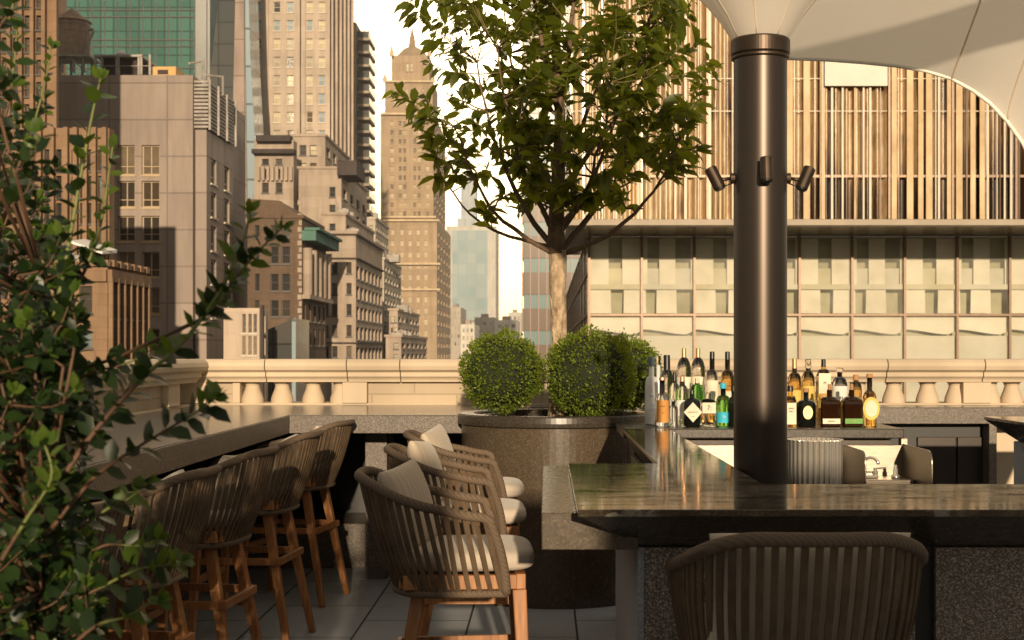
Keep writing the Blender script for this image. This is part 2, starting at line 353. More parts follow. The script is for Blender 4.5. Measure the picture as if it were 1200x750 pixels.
# ------------------------------------------------------------------ mesh builder
class MB:
    def __init__(s): s.v = []; s.f = []; s.mi = []; s.m = 0; s.st = []
    def add(s, vs, fs):
        n = len(s.v); s.st.append((n, len(s.f))); s.v += [tuple(p) for p in vs]
        for f in fs: s.f.append(tuple(n+i for i in f)); s.mi.append(s.m)
    def box(s, x0, x1, y0, y1, z0, z1):
        v = [(x0,y0,z0),(x1,y0,z0),(x1,y1,z0),(x0,y1,z0),(x0,y0,z1),(x1,y0,z1),(x1,y1,z1),(x0,y1,z1)]
        s.add(v, [(0,3,2,1),(4,5,6,7),(0,1,5,4),(1,2,6,5),(2,3,7,6),(3,0,4,7)])
    def quad(s, a, b, c, d): s.add([a, b, c, d], [(0, 1, 2, 3)])
    def hexa(s, bot, top):
        s.add(list(bot)+list(top), [(0,3,2,1),(4,5,6,7),(0,1,5,4),(1,2,6,5),(2,3,7,6),(3,0,4,7)])
    def prism_xz(s, pts, y0, y1):
        n = len(pts); v = [(x, y0, z) for x, z in pts]+[(x, y1, z) for x, z in pts]
        s.add(v, [tuple(range(n)), tuple(range(2*n-1, n-1, -1))]+[((i+1) % n, i, n+i, n+(i+1) % n) for i in range(n)])
    def prism_yz(s, pts, x0, x1):
        n = len(pts); v = [(x0, y, z) for y, z in pts]+[(x1, y, z) for y, z in pts]
        s.add(v, [tuple(range(n-1, -1, -1)), tuple(range(n, 2*n))]+[(i, (i+1) % n, n+(i+1) % n, n+i) for i in range(n)])
    def prism_xy(s, pts, z0, z1):
        n = len(pts); v = [(x, y, z0) for x, y in pts]+[(x, y, z1) for x, y in pts]
        s.add(v, [tuple(range(n-1, -1, -1)), tuple(range(n, 2*n))]+[(i, (i+1) % n, n+(i+1) % n, n+i) for i in range(n)])
    def tube(s, pts, rad, n=8, cap=True, flat=None):
        pts = [Vector(p) for p in pts]; k = len(pts)
        if not hasattr(rad, '__len__'): rad = [rad]*k
        rings = []; prev = None
        for i, p in enumerate(pts):
            t = (pts[min(i+1, k-1)]-pts[max(i-1, 0)]).normalized()
            if prev is None:
                a = Vector((0, 0, 1)) if abs(t.z) < .9 else Vector((1, 0, 0))
                u = t.cross(a).normalized()
            else: u = (prev-t*prev.dot(t)).normalized()
            prev = u; w = t.cross(u)
            rings.append([p+(u*math.cos(2*math.pi*j/n)+w*math.sin(2*math.pi*j/n))*rad[i] for j in range(n)])
        vs = [q for r in rings for q in r]; fs = []
        for i in range(k-1):
            for j in range(n): fs.append((i*n+j, i*n+(j+1) % n, (i+1)*n+(j+1) % n, (i+1)*n+j))
        if cap: fs.append(tuple(range(n-1, -1, -1))); fs.append(tuple((k-1)*n+j for j in range(n)))
        s.add(vs, fs)
    def lathe(s, prof, c=(0, 0, 0), n=24, rf=None, cap=True):
        vs = []; fs = []
        for r, z in prof:
            for j in range(n):
                a = 2*math.pi*j/n; rr = r*(rf(a) if rf else 1)
                vs.append((c[0]+rr*math.cos(a), c[1]+rr*math.sin(a), c[2]+z))
        for i in range(len(prof)-1):
            for j in range(n): fs.append((i*n+j, i*n+(j+1) % n, (i+1)*n+(j+1) % n, (i+1)*n+j))
        if cap:
            fs.append(tuple(range(n-1, -1, -1))); fs.append(tuple((len(prof)-1)*n+j for j in range(n)))
        s.add(vs, fs)
    def bar(s, a, b, w, h=None, w2=None):
        """rectangular bar from a to b (vertical-ish or horizontal)"""
        a = Vector(a); b = Vector(b); h = h or w; w2 = w2 or w; k = w2/w
        t = (b-a).normalized(); up = Vector((0, 0, 1)) if abs(t.z) < .8 else Vector((0, 1, 0))
        u = t.cross(up).normalized(); v = u.cross(t).normalized()
        q = [(-1, -1), (1, -1), (1, 1), (-1, 1)]
        s.hexa([a+u*(i*w/2)+v*(j*h/2) for i, j in q], [b+u*(i*w/2*k)+v*(j*h/2*k) for i, j in q])
    def build_each(s, name, mat, parent, **k):
        en = s.st[1:]+[(len(s.v), len(s.f))]
        for (a, fa), (b_, fb) in zip(s.st, en):
            q = MB(); q.v = s.v[a:b_]; q.f = [tuple(i-a for i in f) for f in s.f[fa:fb]]; q.mi = [0]*len(q.f); q.build(name, mat, parent, **k)
    def build(s, name, mats, parent=None, smooth=False, bevel=0, loc=None, seg=2):
        me = bpy.data.meshes.new(name); me.from_pydata(s.v, [], s.f)
        if not isinstance(mats, (list, tuple)): mats = [mats]
        for m in mats: me.materials.append(m)
        if len(mats) > 1: me.polygons.foreach_set('material_index', s.mi)
        if smooth: me.polygons.foreach_set('use_smooth', [True]*len(me.polygons))
        me.validate(); me.update()
        return link(name, me, parent, bevel, loc, seg, smooth)
def link(name, me, parent=None, bevel=0, loc=None, seg=2, smooth=False):
    o = bpy.data.objects.new(name, me); col.objects.link(o)
    if parent:
        o.parent = parent
        if loc is None and parent.get('_w'): o.location = tuple(-c for c in parent.location) if parent.parent is None else (0, 0, 0)
    if loc is not None: o.location = loc
    if bevel:
        b = o.modifiers.new('bevel', 'BEVEL'); b.width = bevel; b.segments = seg; b.limit_method = 'ANGLE'; b.angle_limit = R(35)
        if smooth: pass
    return o
def tag(o, label=None, cat=None, group=None, kind=None):
    if label: o['label'] = label
    if cat: o['category'] = cat
    if group: o['group'] = group
    if kind: o['kind'] = kind
    return o
def thing(name, label, cat, loc=(0, 0, 0), rz=0, group=None, world=True):
    """Empty at the base. world=True : parts are modelled in world metres"""
    o = bpy.data.objects.new(name, None); col.objects.link(o); o.empty_display_size = .1
    o.location = loc; o.rotation_euler.z = rz
    if world: o['_w'] = 1
    return tag(o, label, cat, group)
def copy_tree(o, parent=None):
    c = o.copy(); col.objects.link(c); c.parent = parent
    for ch in o.children: copy_tree(ch, c)
    return c
def struct(name, mb, mat, **k):
    o = mb.build(name, mat, **k); o['kind'] = 'structure'; return o
def leaf_mesh(pos, dirs, ups, ln, wd, fold=.18, droop=.12):
    pos = np.asarray(pos, float); d = np.asarray(dirs, float); u = np.asarray(ups, float)
    d /= np.linalg.norm(d, axis=1)[:, None]+1e-9
    s = np.cross(d, u); s /= np.linalg.norm(s, axis=1)[:, None]+1e-9
    u = np.cross(s, d)
    ln = np.asarray(ln)[:, None]; wd = np.asarray(wd)[:, None]
    def pt(a, b, c): return pos+d*ln*a+s*wd*b+u*ln*c
    V = np.stack([pt(0, 0, 0), pt(.38, 0, 0), pt(.74, 0, -droop*.4), pt(1, 0, -droop),
                  pt(.22, .40, fold*.5), pt(.60, .46, fold*.55-droop*.3), pt(.22, -.40, fold*.5), pt(.60, -.46, fold*.55-droop*.3)], 1)
    n = len(pos); V = V.reshape(-1, 3)
    fq = np.array([[0, 1, 5, 4], [0, 6, 7, 1], [1, 2, 3, 5], [1, 7, 3, 2]])
    Fc = (np.arange(n)[:, None, None]*8+fq[None]).reshape(-1, 4)
    return V, Fc
def leaf_obj(name, data, mat, parent=None, loc=None):
    V, Fc = data
    me = bpy.data.meshes.new(name)
    me.vertices.add(len(V)); me.vertices.foreach_set('co', V.ravel())
    me.loops.add(Fc.size); me.loops.foreach_set('vertex_index', Fc.ravel().astype(np.int32))
    me.polygons.add(len(Fc)); me.polygons.foreach_set('loop_start', np.arange(0, Fc.size, 4, dtype=np.int32)); me.polygons.foreach_set('loop_total', np.full(len(Fc), 4, np.int32))
    me.polygons.foreach_set('use_smooth', np.ones(len(Fc), bool))
    me.materials.append(mat); me.update(); me.validate()
    return link(name, me, parent, loc=loc)

#@@TERRACE
# ------------------------------------------------------------------ ground and terrace setting
g = MB(); g.quad((-3000, -3000, -60), (3000, -3000, -60), (3000, 5000, -60), (-3000, 5000, -60)); struct('ground', g, M['street'])
g = MB(); g.box(-3.0, 9, -3.4, 10.35, -.25, 0); struct('terrace_floor', g, M['floor'])
g = MB(); g.box(-2.95, 8.9, -3.3, 10.3, -60, -.254)
o = tag(g.build('terrace_building', M['pale_lime']), 'limestone building that carries the roof terrace, below the floor', 'building')

# balustrade ---------------------------------------------------------------
YB = 9.9; XB = -2.52; CAP = 1.405
bal = thing('balustrade', 'cream limestone balustrade with rounded cap stones around the terrace edge', 'balustrade', (XB, YB, 0))
b = MB(); b.box(XB-.25, 8.5, YB+.02, YB+.34, 0, 1.085); b.box(XB-.25, XB-.02, -3, YB+.02, 0, 1.085); b.build('base_wall', M['stone'], bal)
prof = [(-.075, 0), (-.095, -.022), (-.10, -.05), (-.088, -.078), (-.062, -.09), (-.052, -.094), (-.052, -.125), (-.03, -.14), (-.02, -.155), (-.02, -.165), (.38, -.165), (.38, -.155), (.40, -.125), (.44, -.09), (.46, -.05), (.44, 0)]
edges = [XB-.42+0.0]+[X_(p, YB) for p in (313, 408, 470, 560, 660, 760, 850, 942, 1037, 1150)]+[4.3, 5.4, 6.6, 8.5]
for a, c in zip(edges[:-1], edges[1:]):
    m = MB(); m.prism_yz([(YB+q[0], CAP+q[1]) for q in reversed(prof)], a+.003, c-.003); m.build('cap_stone', M['stone'], bal, bevel=.004)
yy = [YB-.11, 8.8, 7.7, 6.6, 5.5, 4.4, 3.0, 1.5, 0, -1.5, -3]
for a, c in zip(yy[:-1], yy[1:]):
    m = MB(); m.v = []
    pts = [(XB-q[0], CAP-.0015+q[1]) for q in prof]
    m.prism_xz(pts, c+.003, a-.003); m.build('cap_stone', M['stone'], bal, bevel=.004)
def pier(x0, x1, y0, y1):
    m = MB(); m.box(x0, x1, y0, y1, 1.085, CAP-.164); m.build('pier', M['stone'], bal, bevel=.006)
pier(XB-.26, XB+.06, YB-.03, YB+.33)
pier(X_(271, YB), X_(280, YB), YB+.03, YB+.3)
pier(X_(401, YB), X_(430, YB), YB, YB+.3)
pier(X_(880, YB), X_(908, YB), YB, YB+.3); pier(X_(1129, YB), X_(1162, YB), YB, YB+.3)
m = MB(); m.box(XB+.062, X_(270.5, YB), YB+.06, YB+.28, 1.085, CAP-.165); m.box(X_(430.5, YB), X_(760, YB), YB+.05, YB+.28, 1.085, CAP-.165)
m.build('block_panel', M['stone_block'], bal)
m = MB()
for y0 in (8.4, 6.3, 4.2, 2.1, 0, -2.1): m.box(XB-.28, XB-.06, y0-.75, y0+.75, 1.085, CAP-.165)
m.build('block_panel', M['stone_block'], bal)
for y0 in (9.3, 7.35, 5.25, 3.15): pier(XB-.3, XB-.01, y0-.14, y0+.14)
bp = [(.066, 1.0), (.080, 1.05), (.083, 1.09), (.080, 1.12), (.070, 1.15), (.058, 1.18), (.051, 1.205), (.050, 1.215), (.058, 1.219), (.060, 1.224), (.053, 1.228), (.068, 1.234), (.074, 1.238), (.074, CAP-.163)]
m = MB(); m.lathe(bp, (0, 0, 0), 28)
me = None
for px in (292, 327, 364, 397)+(775, 812, 850, 925, 970, 1010, 1052, 1092, 1126, 1165, 1192, 1232, 1272, 1312):
    Xc = X_(px, YB)
    if me is None:
        o = m.build('baluster', M['stone'], bal, smooth=True, loc=(Xc-XB, .12, 0)); me = o.data
    else: link('baluster', me, bal, loc=(Xc-XB, .12, 0))

# granite ledge ------------------------------------------------------------
led = thing('granite_ledge', 'grey granite drinks ledge wrapping the inside of the balustrade', 'ledge', (-1.6, 8.3, 0))
m = MB()
m.prism_xy([(XB, -2), (-1.56, -2), (-1.56, 8.3), (X_(560, 8.3), 8.3), (-.2, 8.72), (XB+2.2, 9.9), (XB, 9.9)], .963, 1.07)
m.m = 1
led_s = m.build('ledge_slab', [M['granite'], M['granite']], led, bevel=.003)
m = MB(); m.prism_xy([(XB, -2), (-1.563, -2), (-1.563, 8.303), (X_(560, 8.3), 8.303), (-.2, 8.723), (-.2, 9.9), (XB, 9.9)], 1.0705, 1.0745); m.build('polished_top', M['granite_top'], led)
m = MB(); m.box(-.2, 5.5, 9.45, 9.9, .96, 1.07); m.build('ledge_slab', M['granite'], led, bevel=.003)
m = MB(); m.box(-.2, 5.5, 9.453, 9.9, 1.0705, 1.0745); m.build('polished_top', M['granite_top'], led)
for (a, c, y0, y1) in ((-1.16, -1.02, 8.75, 9.1), (-2.3, -2.1, 6.8, 7.0), (-2.3, -2.1, 4.6, 4.8), (X_(1157, 9.5), X_(1166, 9.5), 9.46, 9.85)):
    m = MB(); m.box(a, c, y0, y1, 0, .962); m.build('support_leg', M['granite'], led, bevel=.003)
m = MB(); m.box(-2.5, -2.46, -2, 9.8, 0, .96); m.box(-2.45, 3, 9.84, 9.9, .3, .96); m.build('shadow_board', M['black'], led)  # black boards paint the shade under the ledge
m = MB(); m.box(-2.44, -.2, 9.2, 9.84, 0, .30); m.box(-2.44, -2.1, -1, 9.2, 0, .30)
tag(m.build('step', M['granite'], bevel=.006), 'low granite step at the foot of the balustrade under the ledge', 'step')

# back cabinets under right ledge
cab = thing('ledge_cabinet', 'dark bronze cabinet recessed under the right-hand granite ledge', 'cabinet', (2.3, 9.6, 0))
m = MB(); m.box(.8, X_(1156, 9.5), 9.62, 9.83, 0, .955); m.build('body', M['black'], cab)
for a, c in ((1075, 1120), (1122, 1154)):
    m = MB(); m.box(X_(a, 9.6), X_(c, 9.6), 9.595, 9.618, .1, .86); m.build('door', M['dark_cab'], cab, bevel=.004)

# planter -------------------------------------------------------------------
PX, PY = .057, 8.3
pl = thing('round_planter', 'round dark stone planter with a thick rim holding the tree and clipped shrubs', 'planter', (PX, PY, 0))
m = MB(); m.lathe([(.57, 0), (.57, 1.02), (.52, 1.02)], (PX, PY, 0), 96); m.build('drum', M['planter_stone'], pl, smooth=False)
m = MB(); m.lathe([(.575, 1.022), (.592, 1.03), (.594, 1.05), (.592, 1.082), (.585, 1.09), (.50, 1.09), (.495, 1.083), (.495, 1.03)], (PX, PY, 0), 128, cap=False); m.build('rim', M['dark_stone'], pl, smooth=False)
m = MB(); m.lathe([(.498, 1.04), (.25, 1.055), (.01, 1.06)], (PX, PY, 0), 48); m.build('soil', M['soil'], pl, smooth=True)

# bar -----------------------------------------------------------------------
bar = thing('bar_counter', 'dark polished stone bar counter with mitred edge, veined top and terrazzo front', 'bar counter', (.08, 3.37, 0))
XR = 7.0
top_out = [(.078, 3.37), (XR, 3.37), (XR, 4.02), (.64, 4.02), (.62, 6.9), (.39, 6.9), (.39, 4.76), (.078, 4.76)]
m = MB(); m.prism_xy([top_out[i] for i in range(8)], 1.052, 1.07); m.build('counter_top', M['bar_top'], bar, bevel=.002)
# mitred underside
bot = [(.255, 3.60), (XR, 3.60), (XR, 3.95), (.655, 3.95), (.655, 6.9), (.45, 6.9), (.45, 4.72), (.255, 4.72)]
m = MB()
n = 8; vs = [(x+(.004 if i in (0, 7) else 0), y+(.004 if i in (0, 1) else 0), 1.0515) for i, (x, y) in enumerate(top_out)]+[(x, y, .947) for x, y in bot]
m.add(vs, [tuple(range(n))]+[tuple(range(2*n-1, n-1, -1))]+[((i+1) % n, i, n+i, n+(i+1) % n) for i in range(n)])
m.build('mitred_apron', M['dark_stone'], bar)
m = MB(); m.box(.262, XR, 3.62, 3.93, .02, .946); m.box(.262, .50, 3.93, 4.70, .02, .946); m.box(.46, .60, 4.70, 6.9, .02, .946); m.build('core', M['black'], bar)
m = MB(); m.box(.66, XR, 3.932, 3.947, .05, .944); m.build('added_rear_reflector', M['steel'], bar)  # unseen steel sheet, added for the ice bucket to reflect
m = MB(); m.box(.259, X_(1072, 3.6), 3.596, 3.619, .03, .944); m.build('front_panel', M['terrazzo'], bar, bevel=.002)
m = MB(); m.box(X_(1096, 3.6), XR, 3.596, 3.619, .03, .944); m.build('front_panel', M['terrazzo'], bar, bevel=.002)
m = MB(); m.box(.240, .2585, 3.596, 4.72, .03, .944); m.build('side_panel', M['terrazzo_blue'], bar, bevel=.002)
m = MB(); m.box(.43, .458, 4.73, 6.9, .03, .94); m.build('side_panel', M['dark_stone'], bar)
# low side ledge
m = MB(); m.box(-.012, .239, 3.53, 5.0, .947, 1.043)
tag(m.build('side_ledge', M['planter_stone'], bevel=.003), 'plain dark stone side ledge projecting left of the bar counter', 'ledge')
# back bar shelf with cabinet
bb = thing('back_bar', 'dark stone back bar shelf carrying the two groups of bottles', 'back bar', (.4, 6.9, 0))
m = MB(); m.box(.39, X_(1060, 6.9), 6.902, 7.62, 1.02, 1.07); m.build('shelf', M['dark_stone'], bb, bevel=.006)
m = MB(); m.box(.45, X_(1044, 6.98), 6.98, 7.6, .03, 1.018); m.build('cabinet_body', M['dark_cab'], bb)
m = MB(); m.box(.62, 1.83, 6.90, 6.915, .80, .985); m.build('steel_splash', M['steel'], bb)
m = MB(); m.box(1.80, 1.83, 6.918, 6.975, .90, 1.018); m.build('steel_post', M['steel'], bb)
sk = thing('bar_sink', 'stainless steel bar sink with rounded splash plates and a gooseneck tap', 'sink', (1.6, 6.6, 0))
def plate(x, y0, y1, z0, z1, r=.06):
    m = MB(); pts = [(y1, z0), (y0, z0)]+[(y0+r-r*math.cos(t), z1-r+r*math.sin(t)) for t in np.linspace(0, math.pi/2, 7)]+[(y1, z1)]
    m.prism_yz(pts, x, x+.008); m.build('splash_plate', M['steel'], sk, bevel=.002)
plate(1.47, 6.3, 6.895, .6, 1.0); plate(1.80, 6.38, 6.895, .6, .995)
m = MB(); m.box(1.482, 1.796, 6.66, 6.895, .78, .835); m.box(1.482, 1.796, 6.3, 6.34, .70, .80); m.box(1.482, 1.796, 6.34, 6.66, .6, .65); m.build('basin', M['steel'], sk, bevel=.004)
fb = thing('tap', 'chrome gooseneck tap with two lever handles on the bar sink', 'tap', (1.58, 6.73, .836))
m = MB(); m.box(1.545, 1.635, 6.71, 6.75, .836, .853); m.build('tap_base', M['chrome'], fb, bevel=.005)
m = MB(); arc = [(1.565, 6.73, .853), (1.565, 6.73, .91)]+[(1.595-.03*math.cos(t), 6.73-.05*t/3, .91+.03*math.sin(t)) for t in np.linspace(.2, math.pi, 8)]
m.tube(arc, .008, 10); m.build('spout', M['chrome'], fb, smooth=True)
m = MB(); m.lathe([(.014, .853), (.014, .87), (.009, .875), (.009, .888)], (1.622, 6.73, 0), 14); m.bar((1.62, 6.73, .884), (1.668, 6.70, .89), .009); m.build('lever', M['chrome'], fb)
m = MB(); m.lathe([(.022, .836), (.02, .85), (.012, .856), (.012, .88), (.008, .885), (.008, .9)], (1.725, 6.74, 0), 16)
tag(m.build('drain_knob', M['chrome'], smooth=True), 'small chrome push knob at the right of the sink tap', 'knob')
# fluted steel ice bucket
m = MB(); m.lathe([(.115, .76), (.118, .77), (.118, 1.045), (.122, 1.05), (.112, 1.05), (.108, .80)], (X_(955, 6.4), 6.4, 0), 240, rf=lambda a: 1+.09*abs(math.sin(a*15)))
tag(m.build('ice_bucket', M['chrome'], smooth=True), 'polished fluted steel ice bucket standing behind the bar next to the column', 'ice bucket')
m = MB(); m.box(1.0, 1.46, 6.25, 6.89, .70, .758); tag(m.build('work_surface', M['steel'], bevel=.004), 'stainless steel work surface under the fluted ice bucket', 'worktop')

# right-hand second counter
b2 = thing('side_bar_counter', 'second dark stone counter with slanted edge at the far right', 'bar counter', (2.63, 8.2, 0))
m = MB(); m.box(2.63, 3.6, 5.2, 8.2, 1.052, 1.07); m.build('counter_top', M['bar_top'], b2, bevel=.002)
m = MB(); m.hexa([(2.80, 5.3, .93), (3.5, 5.3, .93), (3.5, 8.1, .93), (2.80, 8.1, .93)], [(2.634, 5.2, 1.051), (3.6, 5.2, 1.051), (3.6, 8.2, 1.051), (2.634, 8.2, 1.051)]); m.build('mitred_apron', M['dark_stone'], b2)
m = MB(); m.box(2.78, 3.48, 5.3, 8.12, .0, .928); m.build('body_panel', M['terrazzo_blue'], b2, bevel=.003)

# column and canopy --------------------------------------------------------
AX, AY = X_(891, 4.6), 4.6; ar = 31/1600*4.6
colm = thing('canopy_column', 'round brushed bronze column rising behind the bar to the fabric canopy', 'column', (AX, AY, 0))
m = MB(); m.lathe([(ar, 0), (ar, 2.455)], (AX, AY, 0), 64, cap=False); m.build('shaft', M['bronze'], colm, smooth=True)
m = MB(); m.lathe([(ar+.001, 2.44), (ar+.008, 2.445), (ar+.008, 2.452), (ar+.004, 2.456), (ar+.010, 2.46), (ar+.010, 2.505), (ar+.003, 2.512)], (AX, AY, 0), 64, cap=False); m.build('collar', M['bronze_dark'], colm, smooth=False)
m = MB(); m.lathe([(ar+.03, 0), (ar+.03, .02), (ar+.002, .022)], (AX, AY, 0), 48, cap=False); m.build('base_ring', M['bronze_dark'], colm)
def spot(name, az, zc, tilt_dir, tilt, label, ln=.078, r=.021):
    ca, sa = math.cos(az), math.sin(az)
    base = Vector((AX+ca*ar, AY+sa*ar, zc))
    t = thing('spotlight', label, 'spotlight', tuple(base), group='bronze spotlights on the canopy column')
    m = MB(); m.tube([base-Vector((ca, sa, 0))*.002, base+Vector((ca, sa, 0))*.012], .018, 16); m.build('mount', M['bronze_dark'], t)
    ctr = base+Vector((ca, sa, 0))*(.063 if abs(ca) > .5 else .04)
    m = MB(); m.tube([base+Vector((ca, sa, 0))*.01, base+Vector((ca, sa, 0))*.034+Vector((0, 0, -.004)), ctr+Vector((0, 0, -.01))], .006, 8); m.build('arm', M['bronze_dark'], t, smooth=True)
    m = MB(); m.tube([base+Vector((ca, sa, 0))*.004+Vector((0, 0, -.016)), base+Vector((ca, sa, 0))*.03+Vector((0, 0, -.026)), ctr+Vector((0, 0, -.025))], .0025, 6); m.build('cable', M['cap_black'], t, smooth=True)
    d = Vector(tilt_dir).normalized()
    a = ctr-d*ln/2; b_ = ctr+d*ln/2
    m = MB(); m.tube([a, a+d*.002, b_-d*.004, b_], [r*.92, r, r, r*.95], 24); hs = m.build('housing', M['bronze_dark'], t, smooth=False)
    m = MB(); m.tube([b_+d*.0005, b_+d*.004], [r*.8, r*.8], 24); m.build('lens', M['cap_black'], hs)
spot('l', math.pi, Z_(209, 4.6), (.45, -.15, -.95), 0, 'bronze cylinder spotlight on the left side of the column')
spot('c', -math.pi/2, Z_(204, 4.6), (0, -.15, -1), 0, 'bronze cylinder spotlight facing forward in the middle of the column')
spot('r', 0, Z_(209, 4.6), (-.42, -.15, -.95), 0, 'bronze cylinder spotlight on the right side of the column')

can = thing('fabric_canopy', 'cream tensile fabric canopy flaring like a tulip from the bronze column', 'canopy', (AX, AY, 2.5))
fr = [(ar+.002, 2.508), (.112, 2.54), (.140, 2.585), (.19, 2.645), (.27, 2.73), (.40, 2.84), (.60, 2.96), (.90, 3.08), (1.3, 3.17), (1.8, 3.22)]
m = MB(); m.lathe(fr, (AX, AY, 0), 96, cap=False); m.build('funnel', M['canopy'], can, smooth=True)
for k in range(8):
    a = k*math.pi/4+.5; m = MB(); m.tube([(AX+math.cos(a)*(r-.004), AY+math.sin(a)*(r-.004), z-.003) for r, z in fr], .0035, 6); m.build('seam', M['canopy'], can, smooth=True)
hem = [(880, 66), (930, 68.5), (970, 70), (1010, 73), (1050, 77), (1085, 83), (1115, 92), (1140, 106), (1160, 121), (1180, 142), (1198, 167), (1212, 195), (1224, 228), (1232, 270)]
YH = 7.5
def vpt(i, v):
    px, py = hem[i]; h = Vector(P(px, py, YH)); u = i/(len(hem)-1)
    end = Vector((1.1+u*2.6, 4.3, 5.6-.3*u))
    q = h.lerp(end, v); low = max(0, u-.5)/.5
    q.z += -.22*math.sin(math.pi*v)*(1-u) + (end.z-h.z)*(v**.6-v)*low
    return q
m = MB(); nv = 26
vs = [vpt(i, (j/(nv-1))**1.6) for j in range(nv) for i in range(len(hem))]; nh = len(hem)
m.add(vs, [(j*nh+i, j*nh+i+1, (j+1)*nh+i+1, (j+1)*nh+i) for j in range(nv-1) for i in range(nh-1)])
o = m.build('vault', M['canopy'], can, smooth=True); sm = o.modifiers.new('s', 'SUBSURF'); sm.levels = 1; sm.render_levels = 1
m = MB(); m.tube([vpt(i, 0) for i in range(nh)], .011, 8); m.build('hem', M['hem'], can, smooth=True)
for (a, b_, w_) in (((1.3, 5.5, 3.38), (4.6, 5.8, 3.66), .05), ((2.3, 5.4, 3.80), (3.9, 5.7, 3.30), .05)):
    m = MB(); m.bar(a, b_, w_, .15); m.build('added_shadow_bar', M['roof_gear'], can)  # out-of-view bars added to cast shadow bands on the vault
for i in (6, 9, 11):
    m = MB(); m.tube([vpt(i, (j/(nv-1))**1.6)-Vector((0, 0, .006)) for j in range(nv)], .006, 6); m.build('seam', M['canopy'], can, smooth=True)
